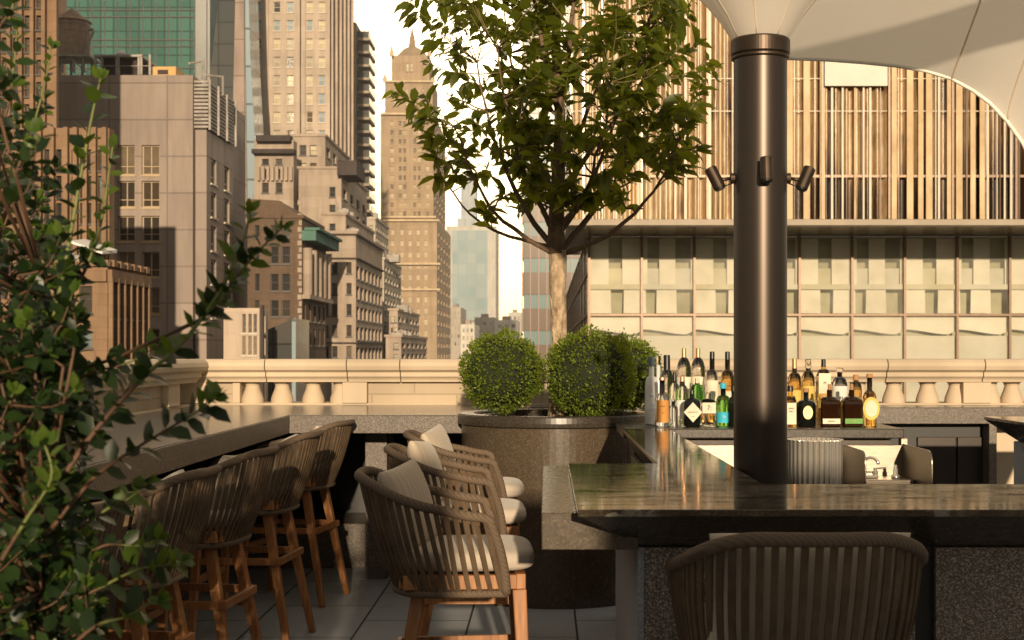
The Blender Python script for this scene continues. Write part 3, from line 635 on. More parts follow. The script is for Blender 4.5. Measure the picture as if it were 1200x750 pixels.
#@@STOOLS
# ------------------------------------------------------------------ bar stools
def plan(t, w, yb, yf, yc=-.02):
    """t in [-1,1]: -1 = front of left arm, 0 = middle of the back, +1 = front of right arm"""
    a = abs(t); sg = 1 if t >= 0 else -1
    ls = yf-yc; la = math.pi/2*.27
    tot = ls+la; s = a*tot
    if s < la:
        th = s/la*math.pi/2
        return (sg*w*math.sin(th)**.78, yc+(yb-yc)*math.cos(th)**.72 if th < math.pi/2-1e-6 else yc)
    return (sg*w, yc+(s-la))
def sstep(a, b, x): x = max(0, min(1, (x-a)/(b-a))); return x*x*(3-2*x)
def rail(t):
    x, y = plan(t, .283, -.305, .125)
    z = 1.044-.118*sstep(.15, 1.0, abs(t))
    return Vector((x, y, z))
def base(t):
    x, y = plan(t, .232, -.185, .185)
    return Vector((x, y, .672))
def make_stool():
    r = thing('bar_stool', 'x', 'bar stool', world=False, group='rope backed teak bar stools on the terrace')
    m = MB()
    ts = np.linspace(-1, 1, 61); pts = [rail(t) for t in ts]
    def lead(s, sg):   # leading edge of arm from rail end to base end, rounded at top
        a = rail(sg); b_ = base(sg); k = s
        p = a.lerp(b_, k); p.y += .055*math.sin(math.pi*min(1, k*1.0))*.22; return p
    L1 = [lead(s, -1) for s in np.linspace(1, .04, 12)]; L2 = [lead(s, 1) for s in np.linspace(.04, 1, 12)]
    m.tube(L1+pts[1:-1]+L2, .0165, 10); m.build('arm_rail', M['wrap'], r, smooth=True)
    m = MB(); m.tube([base(t) for t in ts], .013, 8); m.build('lower_rail', M['wrap'], r, smooth=True)
    m = MB(); n = 39
    tf = np.linspace(-1, 1, 801); pf = [rail(t) for t in tf]; al = np.concatenate([[0], np.cumsum([(pf[i+1]-pf[i]).length for i in range(800)])])
    for i in range(n):
        t = float(np.interp(al[-1]*(i+.35)/(n-.3), al, tf)); a = rail(t); b_ = base(t)
        d = (rail(min(1, t+.01))-rail(max(-1, t-.01))); d.z = 0; d.normalize(); db = (base(min(1, t+.01))-base(max(-1, t-.01))); db.normalize()
        nrm = Vector((d.y, -d.x, 0)); nb = Vector((db.y, -db.x, 0))
        K = 7; w = .0088; th = .0035; L_ = []; 
        for k in range(K):
            s = k/(K-1); p = a.lerp(b_, s)+nrm*(.012*math.sin(math.pi*s)); dd = d.lerp(db, s).normalized(); nn = nrm.lerp(nb, s).normalized()
            ww = w*(1-.12*s)
            L_.append([p-dd*ww-nn*th, p+dd*ww-nn*th, p+dd*ww+nn*th, p-dd*ww+nn*th])
        vs = [q for rr in L_ for q in rr]; fs = []
        for k in range(K-1):
            for j in range(4): fs.append((k*4+j, k*4+(j+1) % 4, k*4+4+(j+1) % 4, k*4+4+j))
        m.add(vs, fs)
    m.build('woven_back', M['rope'], r)
    # teak seat frame
    m = MB(); m.box(-.205, .205, .215, .25, .665, .732); m.box(-.225, -.195, -.15, .22, .685, .732); m.box(.195, .225, -.15, .22, .685, .732); m.box(-.19, .19, -.165, -.13, .685, .732)
    m.build('seat_frame', M['teak'], r, bevel=.003)
    # cushion : rounded slab
    m = MB(); nx = 21; ny = 21; vt = []; 
    def cz(u, v, sgn):
        e = (max(0, 1-abs(u)**7)*max(0, 1-abs(v)**7))**.30
        return .774+sgn*(.038*e+.005*(1-u*u)*(1-v*v)*e)
    for sgn in (1, -1):
        for j in range(ny):
            for i in range(nx):
                u = math.sin((i/(nx-1)*2-1)*math.pi/2); v = math.sin((j/(ny-1)*2-1)*math.pi/2)
                rx = 1-.10*max(0, abs(v))**6; ry = 1-.10*abs(u)**6
                back = 1-.14*max(0, -v)
                vt.append((u*.222*rx*back, .05+v*.235*ry, cz(u, v, sgn)))
    q = nx*ny; fs = [(j*nx+i, j*nx+i+1, (j+1)*nx+i+1, (j+1)*nx+i) for j in range(ny-1) for i in range(nx-1)]
    fs += [(q+j*nx+i, q+(j+1)*nx+i, q+(j+1)*nx+i+1, q+j*nx+i+1) for j in range(ny-1) for i in range(nx-1)]
    m.add(vt, fs); m.build('seat_cushion', M['linen'], r, smooth=True)
    for sx in (-1, 1):
        m = MB(); m.bar((sx*.205, .228, .684), (sx*.232, .262, 0), .052, .046, .034); m.build('leg', M['teak'], r, bevel=.004)
        m = MB(); m.bar((sx*.150, -.10, .662), (sx*.222, -.225, 0), .046, .046, .032); m.build('leg', M['teak'], r, bevel=.004)
        m = MB(); m.bar((sx*.219, .24, .43), (sx*.198, -.168, .43), .018, .034); m.build('stretcher', M['teak'], r, bevel=.002)
    m = MB(); m.bar((-.215, .248, .33), (.215, .248, .33), .026, .034); m.build('footrest', M['teak'], r, bevel=.002)
    m = MB(); m.bar((-.20, -.175, .43), (.20, -.175, .43), .018, .034); m.build('stretcher', M['teak'], r, bevel=.002)
    return r
proto = make_stool()
stools = [
 (-.330, 4.66, -86, 'nearest of the three woven teak stools facing right toward the side ledge'),
 (-.375, 5.87, -86, 'middle one of the three woven teak stools in front of the round planter'),
 (-.40, 6.9, -86, 'teak bar stool with woven taupe back standing closest to the round planter'),
 (-1.47, 4.75, 84, 'teak bar stool at the left ledge, the one partly behind the leafy shrub'),
 (-1.46, 5.75, 84, 'teak bar stool at the left ledge, second from the shrub'),
 (-1.46, 6.9, 84, 'teak bar stool at the left ledge, third from the shrub'),
 (-1.46, 8.05, 80, 'teak bar stool at the left ledge, farthest from the shrub at the ledge corner'),
 (.60, 3.32, 1, 'bar stool seen from behind with wide woven back, tucked under the terrazzo bar front'),
 (-1.47, 3.7, 84, 'teak bar stool at the left ledge almost wholly hidden behind the leafy shrub')]
def make_pillow():
    m = MB(); n = 19; vt = []
    for sgn in (1, -1):
        for j in range(n):
            for i in range(n):
                u = math.sin((i/(n-1)*2-1)*math.pi/2); v = math.sin((j/(n-1)*2-1)*math.pi/2)
                e = (max(0, 1-u*u)*max(0, 1-v*v))**.36
                pin = 1-.035*(abs(v)**2*(1-abs(u)**2)); pin2 = 1-.035*(abs(u)**2*(1-abs(v)**2))
                vt.append((u*.178*pin2, sgn*.060*e, v*.145*pin+.140))
    q = n*n; fs = [(j*n+i, j*n+i+1, (j+1)*n+i+1, (j+1)*n+i) for j in range(n-1) for i in range(n-1)]
    fs = [f[::-1] for f in fs]+[tuple(q+i for i in f) for f in fs]
    m.add(vt, fs); return m.build('pillow', M['pillow'], smooth=True)
pproto = make_pillow(); tag(pproto, 'x', 'pillow', 'striped linen pillows on the bar stools')
plabels = ['striped linen pillow leaning in the nearest stool of the row by the planter', 'striped linen pillow in the middle stool of the row by the planter', 'striped linen pillow in the stool closest to the round planter',
 'pale pillow showing above the back of the stool behind the shrub', 'pale pillow in the second stool from the shrub at the left ledge', 'pale pillow in the third stool from the shrub at the left ledge', 'pale pillow in the farthest stool at the ledge corner',
 'pale pillow showing over the wide back of the stool at the bar front', 'pale pillow in the stool hidden behind the leafy shrub']
for i, (x, y, rz, lab) in enumerate(stools):
    o = proto if i == 0 else copy_tree(proto)
    o.location = (x, y, 0); o.rotation_euler.z = R(rz); o['label'] = lab
    pz = pproto if i == 0 else pproto.copy()
    if i: col.objects.link(pz)
    off = Vector((.02*(-1)**i, -.10, .83)); off.rotate(Matrix.Rotation(R(rz), 3, 'Z'))
    if i == 7: off = Vector((0, -.15, .768))
    elif i < 3: off.z = .80
    else: off.z = .75
    pz.location = (x+off.x, y+off.y, off.z); pz.rotation_euler = (R(16 if i != 7 else 12), R([3, -4, 5, -6, 4, -5, 3, 0, 2][i]), R(rz+[-16, -10, -13, 6, -7, 3, -4, 1, 3][i])); pz['label'] = plabels[i]
    if i == 7: pz.scale = (1.30, 1, 1)
#@@BOTTLES
# ------------------------------------------------------------------ bottles
def txt(s, size, loc, mat, parent, name='lettering'):
    cu = bpy.data.curves.new('t', 'FONT'); cu.body = s; cu.size = size; cu.align_x = 'CENTER'; cu.align_y = 'CENTER'; cu.extrude = .0002
    ob = bpy.data.objects.new('t', cu); col.objects.link(ob)
    bpy.context.view_layer.update()
    me = bpy.data.meshes.new_from_object(ob.evaluated_get(bpy.context.evaluated_depsgraph_get())); bpy.data.objects.remove(ob)
    me.materials.clear(); me.materials.append(mat)
    o = bpy.data.objects.new(name, me); col.objects.link(o); o.parent = parent; o.location = loc; o.rotation_euler = (R(90), 0, 0); return o
def bottle(px, ytop, wpx, Y, body, cap, label, style='round', fill=None, cap_h=.035, neck=.3, lab=None, z0=1.071, cap_r=None, ytop_abs=True, fine=None):
    """px centre, ytop pixel of the cap top, wpx body width"""
    x = X_(px, Y); H = Z_(ytop, Y)-z0; r = wpx/2/F*Y
    t = thing('bottle', label, 'bottle', (x, Y, z0), group='spirit bottles on the back bar', world=False)
    nr = min(.014, r*.42); sh = H-cap_h-neck*H
    if style == 'square':
        rf = lambda a: min(1/max(abs(math.cos(a)), abs(math.sin(a))), 1.28)*.97
        nseg = 32
    else: rf = None; nseg = 28
    m = MB(); hb = H*(1-neck)-cap_h*.5
    hs = max(.25*hb, .02)
    prof = [(r*.9, 0), (r, .004), (r, hb-hs)]
    for k in range(1, 7):
        s = k/6; prof.append((nr+(r-nr)*math.cos(s*math.pi/2)**(.8 if style != 'slope' else 1.6), hb-hs+hs*math.sin(s*math.pi/2)**(1 if style != 'slope' else .8)))
    if rf:
        m.lathe(prof[:5], (0, 0, 0), nseg, rf=rf, cap=True)
        m2 = [(p[0], p[1]) for p in prof[4:]]
        m.lathe([(m2[0][0]*1.1, m2[0][1])]+m2[1:]+[(nr, H-cap_h)], (0, 0, 0), nseg)
    else: m.lathe(prof+[(nr, H-cap_h)], (0, 0, 0), nseg)
    m.build('glass', body, t, smooth=(rf is None))
    if fill:
        fz, fm = fill; m = MB()
        m.lathe([(r*.86, .006), (r*.9, .01), (r*.9, (hb-hs)*fz), (r*.85, (hb-hs)*fz+.002)], (0, 0, 0), nseg, rf=rf); m.build('liquid', fm, t, smooth=(rf is None))
    m = MB(); cr = cap_r or nr*1.18
    m.lathe([(cr, H-cap_h), (cr*1.03, H-cap_h+.002), (cr*.97, H-.003), (cr*.85, H)], (0, 0, 0), 18); m.build('stopper', cap, t, smooth=False)
    if lab:
        kind, a, c, lm = lab[:4]; z1 = hb*a; z2 = hb*c
        m = MB(); rr = r*1.02
        if rf: rr = r*.995
        if kind == 'wrap':
            if rf: m.box(-rr*.85, rr*.85, -rr-.0015, -rr+.002, z1, z2)
            else:
                K = 10; vs = []
                for k in range(K+1):
                    an = -math.pi/2+(k/K-.5)*2.2; vs += [(rr*math.cos(an), rr*math.sin(an), z1), (rr*math.cos(an), rr*math.sin(an), z2)]
                m.add(vs, [(2*k, 2*k+2, 2*k+3, 2*k+1) for k in range(K)])
        elif kind == 'diamond':
            zc = (z1+z2)/2; hh = (z2-z1)/2
            m.prism_xz([(-hh*.92, zc), (0, z1), (hh*.92, zc), (0, z2)], -rr-.003, -rr+.002)
        elif kind == 'oval':
            zc = (z1+z2)/2; hh = (z2-z1)/2
            m.prism_xz([(hh*.72*math.cos(q), zc+hh*math.sin(q)) for q in np.linspace(0, 2*math.pi, 24, endpoint=False)], -rr-.003, -rr+.004)
        lb = m.build('paper_label', lm, t)
        if len(lab) > 4:
            for (s, size, zz, mt) in lab[4]: txt(s, size, (0, -rr-.0048, hb*zz), mt, lb)
        if kind == 'oval':
            m = MB(); zc = (z1+z2)/2; hh = (z2-z1)/2*.72
            m.prism_xz([(hh*.72*math.cos(q), zc+hh*math.sin(q)) for q in np.linspace(0, 2*math.pi, 24, endpoint=False)], -rr-.0045, -rr-.0032); m.build('label_centre', M['lab_cream'], lb)
    return t
FR, MD, BK = 7.12, 7.26, 7.42
B = bottle
B(763.5, 418, 15.5, 7.30, M['frost'], M['cap_blue'], 'tall frosted white vodka bottle with blue-grey cap, leftmost by the clipped shrub', cap_h=.05, neck=.22, lab=('wrap', .30, .62, M['frost'], [('GREY', .011, .40, M['blue_mark']), ('GOOSE', .011, .32, M['blue_mark']), ('~', .05, .60, M['blue_mark'])]))
B(771.5, 417, 11, 7.50, M['frost'], M['clear'], 'slim frosted bottle with clear stopper behind the leftmost vodka bottle', cap_h=.05, neck=.25)
B(781.5, 416, 15, 7.46, M['clear'], M['cap_black'], 'clear bottle with large black conical cap on the back row', cap_h=.085, neck=.1, cap_r=.018)
B(776, 442, 16, FR, M['clear'], M['copper'], 'domed clear bottle with orange wraparound label and copper stopper in front row', cap_h=.016, neck=.30, lab=('wrap', .12, .80, M['lab_orange'], [('CASA', .009, .62, M['ink']), ('**', .014, .40, M['ink'])]))
B(790.5, 436, 12, 7.34, M['clear'], M['cap_black'], 'clear bottle with tall black cap behind the orange labelled one', cap_h=.05, neck=.12, cap_r=.011, lab=('wrap', .2, .6, M['lab_white']))
B(789, 468, 11, FR, M['clear'], M['clear'], 'small plain clear glass decanter right of the orange labelled bottle', cap_h=.01, neck=.2)
B(799.5, 441, 15, 7.25, M['clear'], M['copper'], 'clear bottle with round copper stopper and white label', cap_h=.028, neck=.12, cap_r=.013, lab=('wrap', .15, .62, M['lab_white']), style='slope')
B(801.5, 408, 17, 7.52, M['clear'], M['copper'], 'left one of two tall faceted crystal bottles with long copper stoppers', cap_h=.06, neck=.05, cap_r=.012, lab=('wrap', .1, .7, M['lab_cream']), style='slope')
B(818, 408, 17, 7.54, M['clear'], M['copper'], 'right one of two tall faceted crystal bottles with long copper stoppers', cap_h=.06, neck=.05, cap_r=.012, lab=('wrap', .1, .7, M['lab_cream']), style='slope')
B(817, 443, 18, 7.34, M['green_glass_b'], M['clear'], 'squat green shouldered bottle with clear stopper in the middle row', cap_h=.028, neck=.08, cap_r=.012, lab=('wrap', .1, .6, M['lab_white']))
B(811, 457, 19.5, 7.10, M['black_glass'], M['cap_black'], 'squat black apothecary gin bottle with pale diamond label', cap_h=.022, neck=.16, cap_r=.012, lab=('diamond', .16, .86, M['lab_cream'], [("HENDRICK'S", .0095, .51, M['ink']), ('GIN', .008, .36, M['ink'])]))
B(830, 460, 18.5, 7.11, M['clear'], M['clear'], 'wide clear bottle with white label, right of the black gin bottle', cap_h=.02, neck=.12, cap_r=.014, lab=('wrap', .48, .86, M['lab_cream'], [("7:", .034, .67, M['ink'])]), style='square')
B(834.5, 412, 15.5, 7.42, M['clear'], M['cap_black'], 'tall clear whisky bottle with black cap, left of the darker amber one', cap_h=.04, neck=.2, cap_r=.0135, fill=(.35, M['amber']), lab=('wrap', .35, .8, M['lab_cream']))
B(852.5, 412, 16, 7.44, M['amber'], M['cap_black'], 'tall dark amber whisky bottle with black cap beside the column', cap_h=.045, neck=.2, cap_r=.0135, lab=('wrap', .3, .6, M['lab_cream']))
B(847.5, 449, 16.5, 7.12, M['green_glass_b'], M['lab_blue'], 'green bottle with turquoise square label and blue cap', cap_h=.028, neck=.22, lab=('wrap', .12, .46, M['lab_blue'], [("TX", .016, .31, M['lab_white'])]))
B(859.5, 452, 12, 7.08, M['black_glass'], M['cap_black'], 'black bottle half hidden behind the left edge of the column', cap_h=.03, neck=.2)
B(926, 452, 14, 7.09, M['amber'], M['cap_black'], 'amber bottle with tall cream label just right of the column', cap_h=.03, neck=.18, lab=('wrap', .08, .78, M['lab_cream'], [('SINGLE', .0085, .6, M['ink']), ('MALT', .0085, .5, M['ink'])]), style='square')
B(931, 420, 16, 7.42, M['amber'], M['copper'], 'tall amber bottle with long orange cap on the back row by the column', cap_h=.055, neck=.14, cap_r=.0125, lab=('wrap', .3, .65, M['lab_yellow']))
B(947, 421, 15.5, 7.46, M['pale_amber'], M['clear'], 'pale amber bottle with clear stopper and yellow label on the back row', cap_h=.05, neck=.1, lab=('wrap', .2, .7, M['lab_yellow'], [('V', .03, .45, M['ink'])]), style='slope')
B(965, 421, 16.5, 7.44, M['pale_amber'], M['cap_black'], 'square golden whisky bottle with black cap and cream label', cap_h=.042, neck=.09, cap_r=.0125, lab=('wrap', .55, .92, M['lab_cream'], [('M', .02, .74, M['ink'])]), style='square')
B(984, 431, 18, 7.40, M['clear'], M['clear'], 'round shouldered whisky bottle with wide glass stopper and white script label', cap_h=.024, neck=.12, cap_r=.02, fill=(.30, M['amber']), lab=('wrap', .30, .80, M['lab_white'], [('H', .024, .55, M['ink'])]))
B(1003, 439, 14, 7.42, M['pale_amber'], M['cork'], 'golden bottle with wide cork stopper on the back row', cap_h=.03, neck=.08, cap_r=.016)
B(944.5, 455, 23, 7.12, M['black_glass'], M['cork'], 'round dark ribbed flask with gold medallion', cap_h=.02, neck=.25, lab=('oval', .28, .78, M['gold']))
B(972, 450, 24, 7.11, M['dark_amber'], M['cork'], 'broad dark bourbon flask with cream strip label', cap_h=.03, neck=.22, cap_r=.009, lab=('wrap', .10, .27, M['lab_cream'], [('RESERVE', .0095, .185, M['ink'])]), style='square')
B(998, 450, 24, 7.12, M['dark_amber'], M['cork'], 'broad dark rye flask with green strip label', cap_h=.03, neck=.22, cap_r=.009, lab=('wrap', .10, .27, M['lab_green'], [('RYE', .0095, .185, M['lab_yellow'])]), style='square')
B(1019, 438, 16, 7.12, M['amber'], M['cork'], 'tall bottle with green neck and yellow oval label, rightmost of all', cap_h=.02, neck=.28, lab=('oval', .18, .82, M['lab_yellow']), style='slope')
#@@PLANTS
# ------------------------------------------------------------------ tree
TX, TY = X_(654, 8.3), 8.35
tree = thing('ornamental_tree', 'young broadleaf tree with pale bark trunk and glossy leaves in the round planter', 'tree', (TX, TY, 1.05))
tr = MB()
tp = [(TX-.004, TY, 1.04), (TX, TY, 1.25), (TX+.006, TY, 1.55), (TX-.002, TY, 1.85), (TX, TY, 2.08)]
tr.tube(tp, [.062, .053, .050, .051, .056], 20); tr.build('trunk', M['bark'], tree, smooth=True)
lm = MB(); nodes = []
def curve(a, b_, sag, n=9):
    a = Vector(a); b_ = Vector(b_); pts = []
    for i in range(n):
        s = i/(n-1); p = a.lerp(b_, s); p.z += sag*math.sin(math.pi*s)*-1
        out = Vector((b_.x-a.x, b_.y-a.y, 0))*(.14*math.sin(math.pi*s)); p += out
        p += Vector((random.uniform(-1, 1), random.uniform(-1, 1), random.uniform(-1, 1)))*.012*(0 < i < n-1); pts.append(p)
    return pts
limb_ends = [(.55, .1, 3.3, .022), (.72, -.15, 2.72, .018), (.45, .45, 3.4, .018), (-.5, .1, 3.25, .020), (-.62, -.2, 2.80, .017), (-.35, -.5, 3.2, .018), (.3, -.55, 3.0, .016), (.1, .65, 3.0, .016), (-.75, .25, 2.62, .013), (-.35, .5, 3.7, .018), (.65, .2, 3.8, .018), (.35, -.4, 3.7, .017), (.15, -.15, 4.3, .02), (-.2, .1, 4.2, .02)]
lead_ = [Vector((TX+.012*math.sin(z*5), TY+.01*math.cos(z*4), z)) for z in np.linspace(2.06, 4.4, 15)]
lm.tube(lead_, [.056*(1-.9*(i/14)**.7)+.002 for i in range(15)], 12)
nodes += [(p, .02) for p in lead_[4:]]
for q, (dx, dy, z, r0) in enumerate(limb_ends):
    zs = 2.05+[0, .0, .12, .02, .0, .1, .16, .2, .05, .35, .4, .5, .8, .9][q]
    c = curve((TX, TY, zs), (TX+dx, TY+dy, z), .10 if abs(dx)+abs(dy) > .3 else 0, 11)
    k = len(c); lm.tube(c, [r0*(1-.78*i/(k-1)) for i in range(k)], 8)
    nodes += [(p, r0*(1-.78*i/(k-1))) for i, p in enumerate(c) if i >= 2]
lm.build('limbs', M['bark_dark'], tree, smooth=True)
tw = MB(); lp = []; ld = []; lu = []; ll = []
def crown_r(z): return np.interp(z, [2.30, 2.5, 2.75, 3.1, 3.6, 4.2, 4.6], [.25, .62, .86, .95, .95, .75, .3])
ends = []
while len(ends) < 450:
    z = random.uniform(2.38, 4.55); rm = crown_r(z); a = random.uniform(0, 2*math.pi); rr = rm*math.sqrt(random.random())
    # open up the left side so sky shows through
    x = math.cos(a)*rr; y = math.sin(a)*rr
    if x < -.35 and random.random() < .50: continue
    if mnoise.noise(Vector((x*2.6, y*2.6, z*2.6))) < (-.10 if rr > .5 else -.2): continue
    if z < 2.65 and rr > .5 and random.random() < .5: continue
    if z < 2.6 and rr < .3 and random.random() < .7: continue
    ends.append(Vector((TX+x, TY+y, z)))
for px, py in ((462, 106), (478, 118), (500, 135), (520, 160), (512, 182), (508, 208), (575, 250), (570, 245), (530, 205), (505, 45), (488, 20), (560, 205), (545, 175), (815, 188), (800, 192), (818, 178), (790, 205), (770, 190), (795, 120), (830, 70), (760, 175), (745, 200), (540, 110), (535, 85)):
    ends.append(Vector(P(px, py, TY+random.uniform(-.15, .1))))
nd = [n for n in nodes]
for e in ends:
    best = min(nd, key=lambda n: (n[0]-e).length+max(0, (n[0].z+.05-e.z))*2.5)
    c = curve(best[0], e, .04*random.uniform(-1, 1), 6)
    r0 = min(best[1]*.6, .008); tw.tube(c, [r0*(1-.7*i/5)+.0012 for i in range(6)], 5)
    ln = (e-best[0]).length; nl = random.randint(9, 14)
    for k in range(nl):
        s = 1-(k/nl)**1.3*.62*min(1, .5/max(ln, .1)); i = min(4, int(s*5)); p = c[i].lerp(c[i+1], s*5-i)
        d = (c[5]-c[4]).normalized()
        q = Vector((random.gauss(0, 1), random.gauss(0, 1), random.gauss(0, .7))); q = (q-d*q.dot(d)).normalized()
        di = (d*random.uniform(.2, .9)+q+Vector((0, 0, -.25))).normalized()
        lp.append(p); ld.append(di); lu.append(Vector((0, 0, 1))*.8+Vector((random.gauss(0, .5), random.gauss(0, .5), random.gauss(0, .3)))); ll.append(random.uniform(.065, .135)*(1 if random.random() < .88 else 1.35))
tw.build('twigs', M['twig'], tree, smooth=True)
ll = np.array(ll); leaf_obj('foliage', leaf_mesh(lp, ld, lu, ll, ll*rng.uniform(.36, .5, len(ll)), .12, .2), M['tree_leaf'], tree)

# ------------------------------------------------------------------ clipped boxwood
def boxwood(px, py, Y, rad, label, n=11000):
    c = np.array(P(px, py, Y))
    t = thing('boxwood_ball', label, 'shrub', (c[0], c[1], 1.05), group='clipped boxwood balls in the round planter')
    u = rng.normal(size=(n, 3)); u /= np.linalg.norm(u, axis=1)[:, None]
    bumps = np.array([mnoise.noise(Vector(q*3.2+c))*.11+mnoise.noise(Vector(q*11+c))*.05 for q in u])
    rr = rad*(.93+bumps*1.3+rng.uniform(-.09, .06, n)+(rng.random(n) > .93)*rng.uniform(0, .10, n)); pos = c+u*rr[:, None]*np.array([1, 1, .97])
    pos[:, 2] = np.maximum(pos[:, 2], 1.065)
    hole = np.array([mnoise.noise(Vector(q*9+c*2)) for q in u]) < -.22
    pos[hole] = c+u[hole]*(rad*.80)
    d = u+rng.normal(size=(n, 3))*.65+np.array([0, 0, .3]); up = rng.normal(size=(n, 3))
    ln = rng.uniform(.011, .019, n)
    leaf_obj('foliage', leaf_mesh(pos, d, up, ln, ln*.62, .1, .05), M['box_leaf'], t)
    m = MB(); m.lathe([(max(.001, math.sin(a)*rad*.86), -math.cos(a)*rad*.84) for a in np.linspace(0.02, math.pi-.02, 20)], tuple(c), 28); m.build('dark_core', M['box_core'], t, smooth=True)  # solid near-black sphere inside the leaves
boxwood(588, 437, 8.02, .245, 'left clipped boxwood ball in the round planter')
boxwood(691, 438, 7.98, .265, 'largest clipped boxwood ball, at the middle front of the planter')
boxwood(731, 438, 8.38, .235, 'clipped boxwood ball at the right rear of the planter next to the bottles')

# ------------------------------------------------------------------ foreground shrub
sh = thing('glossy_shrub', 'dark glossy small-leaved shrub with long upright sprigs filling the near left', 'shrub', (-1.1, 2.2, 0))
st = MB(); sg = st
mains = []
for q in range(12):
    xb = -1.35+q*.055; yb2 = 2.05+.5*((q*7) % 5)/5; tx = -1.15+.04*q-(.3 if q % 3 == 0 else 0); tz = [1.45, 1.3, 1.55, 1.15, 1.4, 1.1][q % 6]-(.2 if q > 8 else 0)
    cpts = [Vector((xb+(tx-xb)*t_**1.4+.03*math.sin(t_*6+q), yb2+.06*math.sin(t_*5+q*2), .44+(tz-.44)*t_)) for t_ in np.linspace(0, 1, 9)]
    st.tube(cpts, [.011*(1-.75*i/8) for i in range(9)], 7); mains += cpts[1:]
A = ([], [], [], []); Bq = ([], [], [], [])
def sprig(pts, r0=.0035, young=.35, spacing=.0105, size=(.026, .038), lush=1):
    pts = [Vector(p) for p in pts]
    # densify by Catmull-Rom
    pp = [pts[0]]+pts+[pts[-1]]; c = []
    for i in range(1, len(pp)-2):
        for k in range(6):
            s = k/6; a, b_, c_, d_ = pp[i-1], pp[i], pp[i+1], pp[i+2]
            c.append(.5*((2*b_)+(-a+c_)*s+(2*a-5*b_+4*c_-d_)*s*s+(-a+3*b_-3*c_+d_)*s**3))
    c.append(pts[-1]); k = len(c)
    near = min(mains, key=lambda h: (h-c[0]).length+max(0, h.z-c[0].z)*2); st.m = 0
    st.tube([near, near.lerp(c[0], .5)+Vector((0, 0, -.01)), c[0]], [.0035, .003, r0], 5)
    cut = int(k*(1-young)); rad = [r0*(1-.72*i/(k-1)) for i in range(k)]
    if cut > 1: st.tube(c[:cut+1], rad[:cut+1], 6)
    st.m = 1; sg.tube(c[max(0, cut):], rad[max(0, cut):], 6); st.m = 0
    tot = 0; ang = random.uniform(0, 6)
    for i in range(k-1):
        seg = c[i+1]-c[i]; l = seg.length; nseg = max(1, int(l/spacing+random.random()))
        d = seg.normalized()
        for j in range(nseg):
            p = c[i].lerp(c[i+1], (j+random.random()*.5)/nseg); ang += 2.4
            a = Vector((0, 0, 1)) if abs(d.z) < .9 else Vector((1, 0, 0)); u = d.cross(a).normalized(); w = d.cross(u)
            o_ = u*math.cos(ang)+w*math.sin(ang)
            di = (o_+d*random.uniform(.3, .9)).normalized(); tgt = Bq if (i/k > 1-young*.9 and random.random() < .65) else A
            up = d*.6+Vector((random.gauss(0, .35), -.45+random.gauss(0, .35), .45+random.gauss(0, .3)))
            tgt[0].append(p+o_*.002); tgt[1].append(di); tgt[2].append(up); tgt[3].append(random.uniform(*size)*(1 if i/k < .85 else .8))
    # terminal leaves
    d = (c[-1]-c[-2]).normalized()
    for q in range(4):
        o_ = Vector((random.gauss(0, .5), random.gauss(0, .5), random.gauss(0, .5))); Bq[0].append(c[-1]); Bq[1].append((d+o_).normalized()); Bq[2].append(Vector((0, -.4, 1))+o_); Bq[3].append(random.uniform(.018, .026))
def S(lst, Y, dy=0, **k):
    if 'size' not in k: k['size'] = (.028, .042)
    sprig([P(x, y, Y+dy*i) for i, (x, y) in enumerate(lst)], **k)
S([(40, 470), (62, 380), (78, 300), (94, 210), (108, 135), (118, 92)], 2.15, .01, young=.8, r0=.005)
S([(72, 360), (98, 320), (118, 262), (128, 200), (132, 172)], 2.2, young=.7, size=(.018, .026))
S([(50, 600), (100, 520), (160, 450), (215, 400), (255, 345), (282, 290), (294, 248)], 1.95, .01, r0=.005, young=.65, size=(.030, .042))
S([(235, 375), (262, 345), (290, 308), (312, 285), (332, 266)], 2.0, young=.95, size=(.024, .034))
S([(60, 620), (110, 560), (160, 525), (205, 498), (235, 480), (254, 466)], 1.9, young=.35, spacing=.020)
S([(30, 760), (70, 715), (115, 690), (160, 668), (195, 662), (212, 655)], 2.0, young=.6)
S([(60, 780), (110, 735), (150, 722), (185, 700)], 1.9, young=.6)
S([(20, 700), (70, 640), (120, 600), (150, 585), (172, 566)], 2.05, young=.6)
S([(0, 260), (20, 200), (38, 150), (52, 100), (60, 55)], 2.3, young=.5, size=(.018, .026))
S([(-10, 180), (8, 130), (16, 80), (20, 30)], 2.4, young=.5)
S([(-20, 60), (0, 30), (14, 10), (18, -20)], 2.2, young=.4)
S([(-10, 480), (30, 400), (60, 350), (92, 310), (118, 290)], 2.2, young=.3)
S([(0, 520), (50, 470), (100, 440), (150, 425), (185, 405)], 2.1, young=.3)
S([(10, 640), (60, 560), (110, 500), (140, 470), (165, 430)], 2.2, young=.3)
S([(0, 740), (60, 680), (120, 640), (160, 640), (186, 632)], 2.1, young=.4)
S([(-30, 720), (0, 660), (30, 610), (60, 560), (52, 520)], 1.75, young=.6, size=(.022, .03))
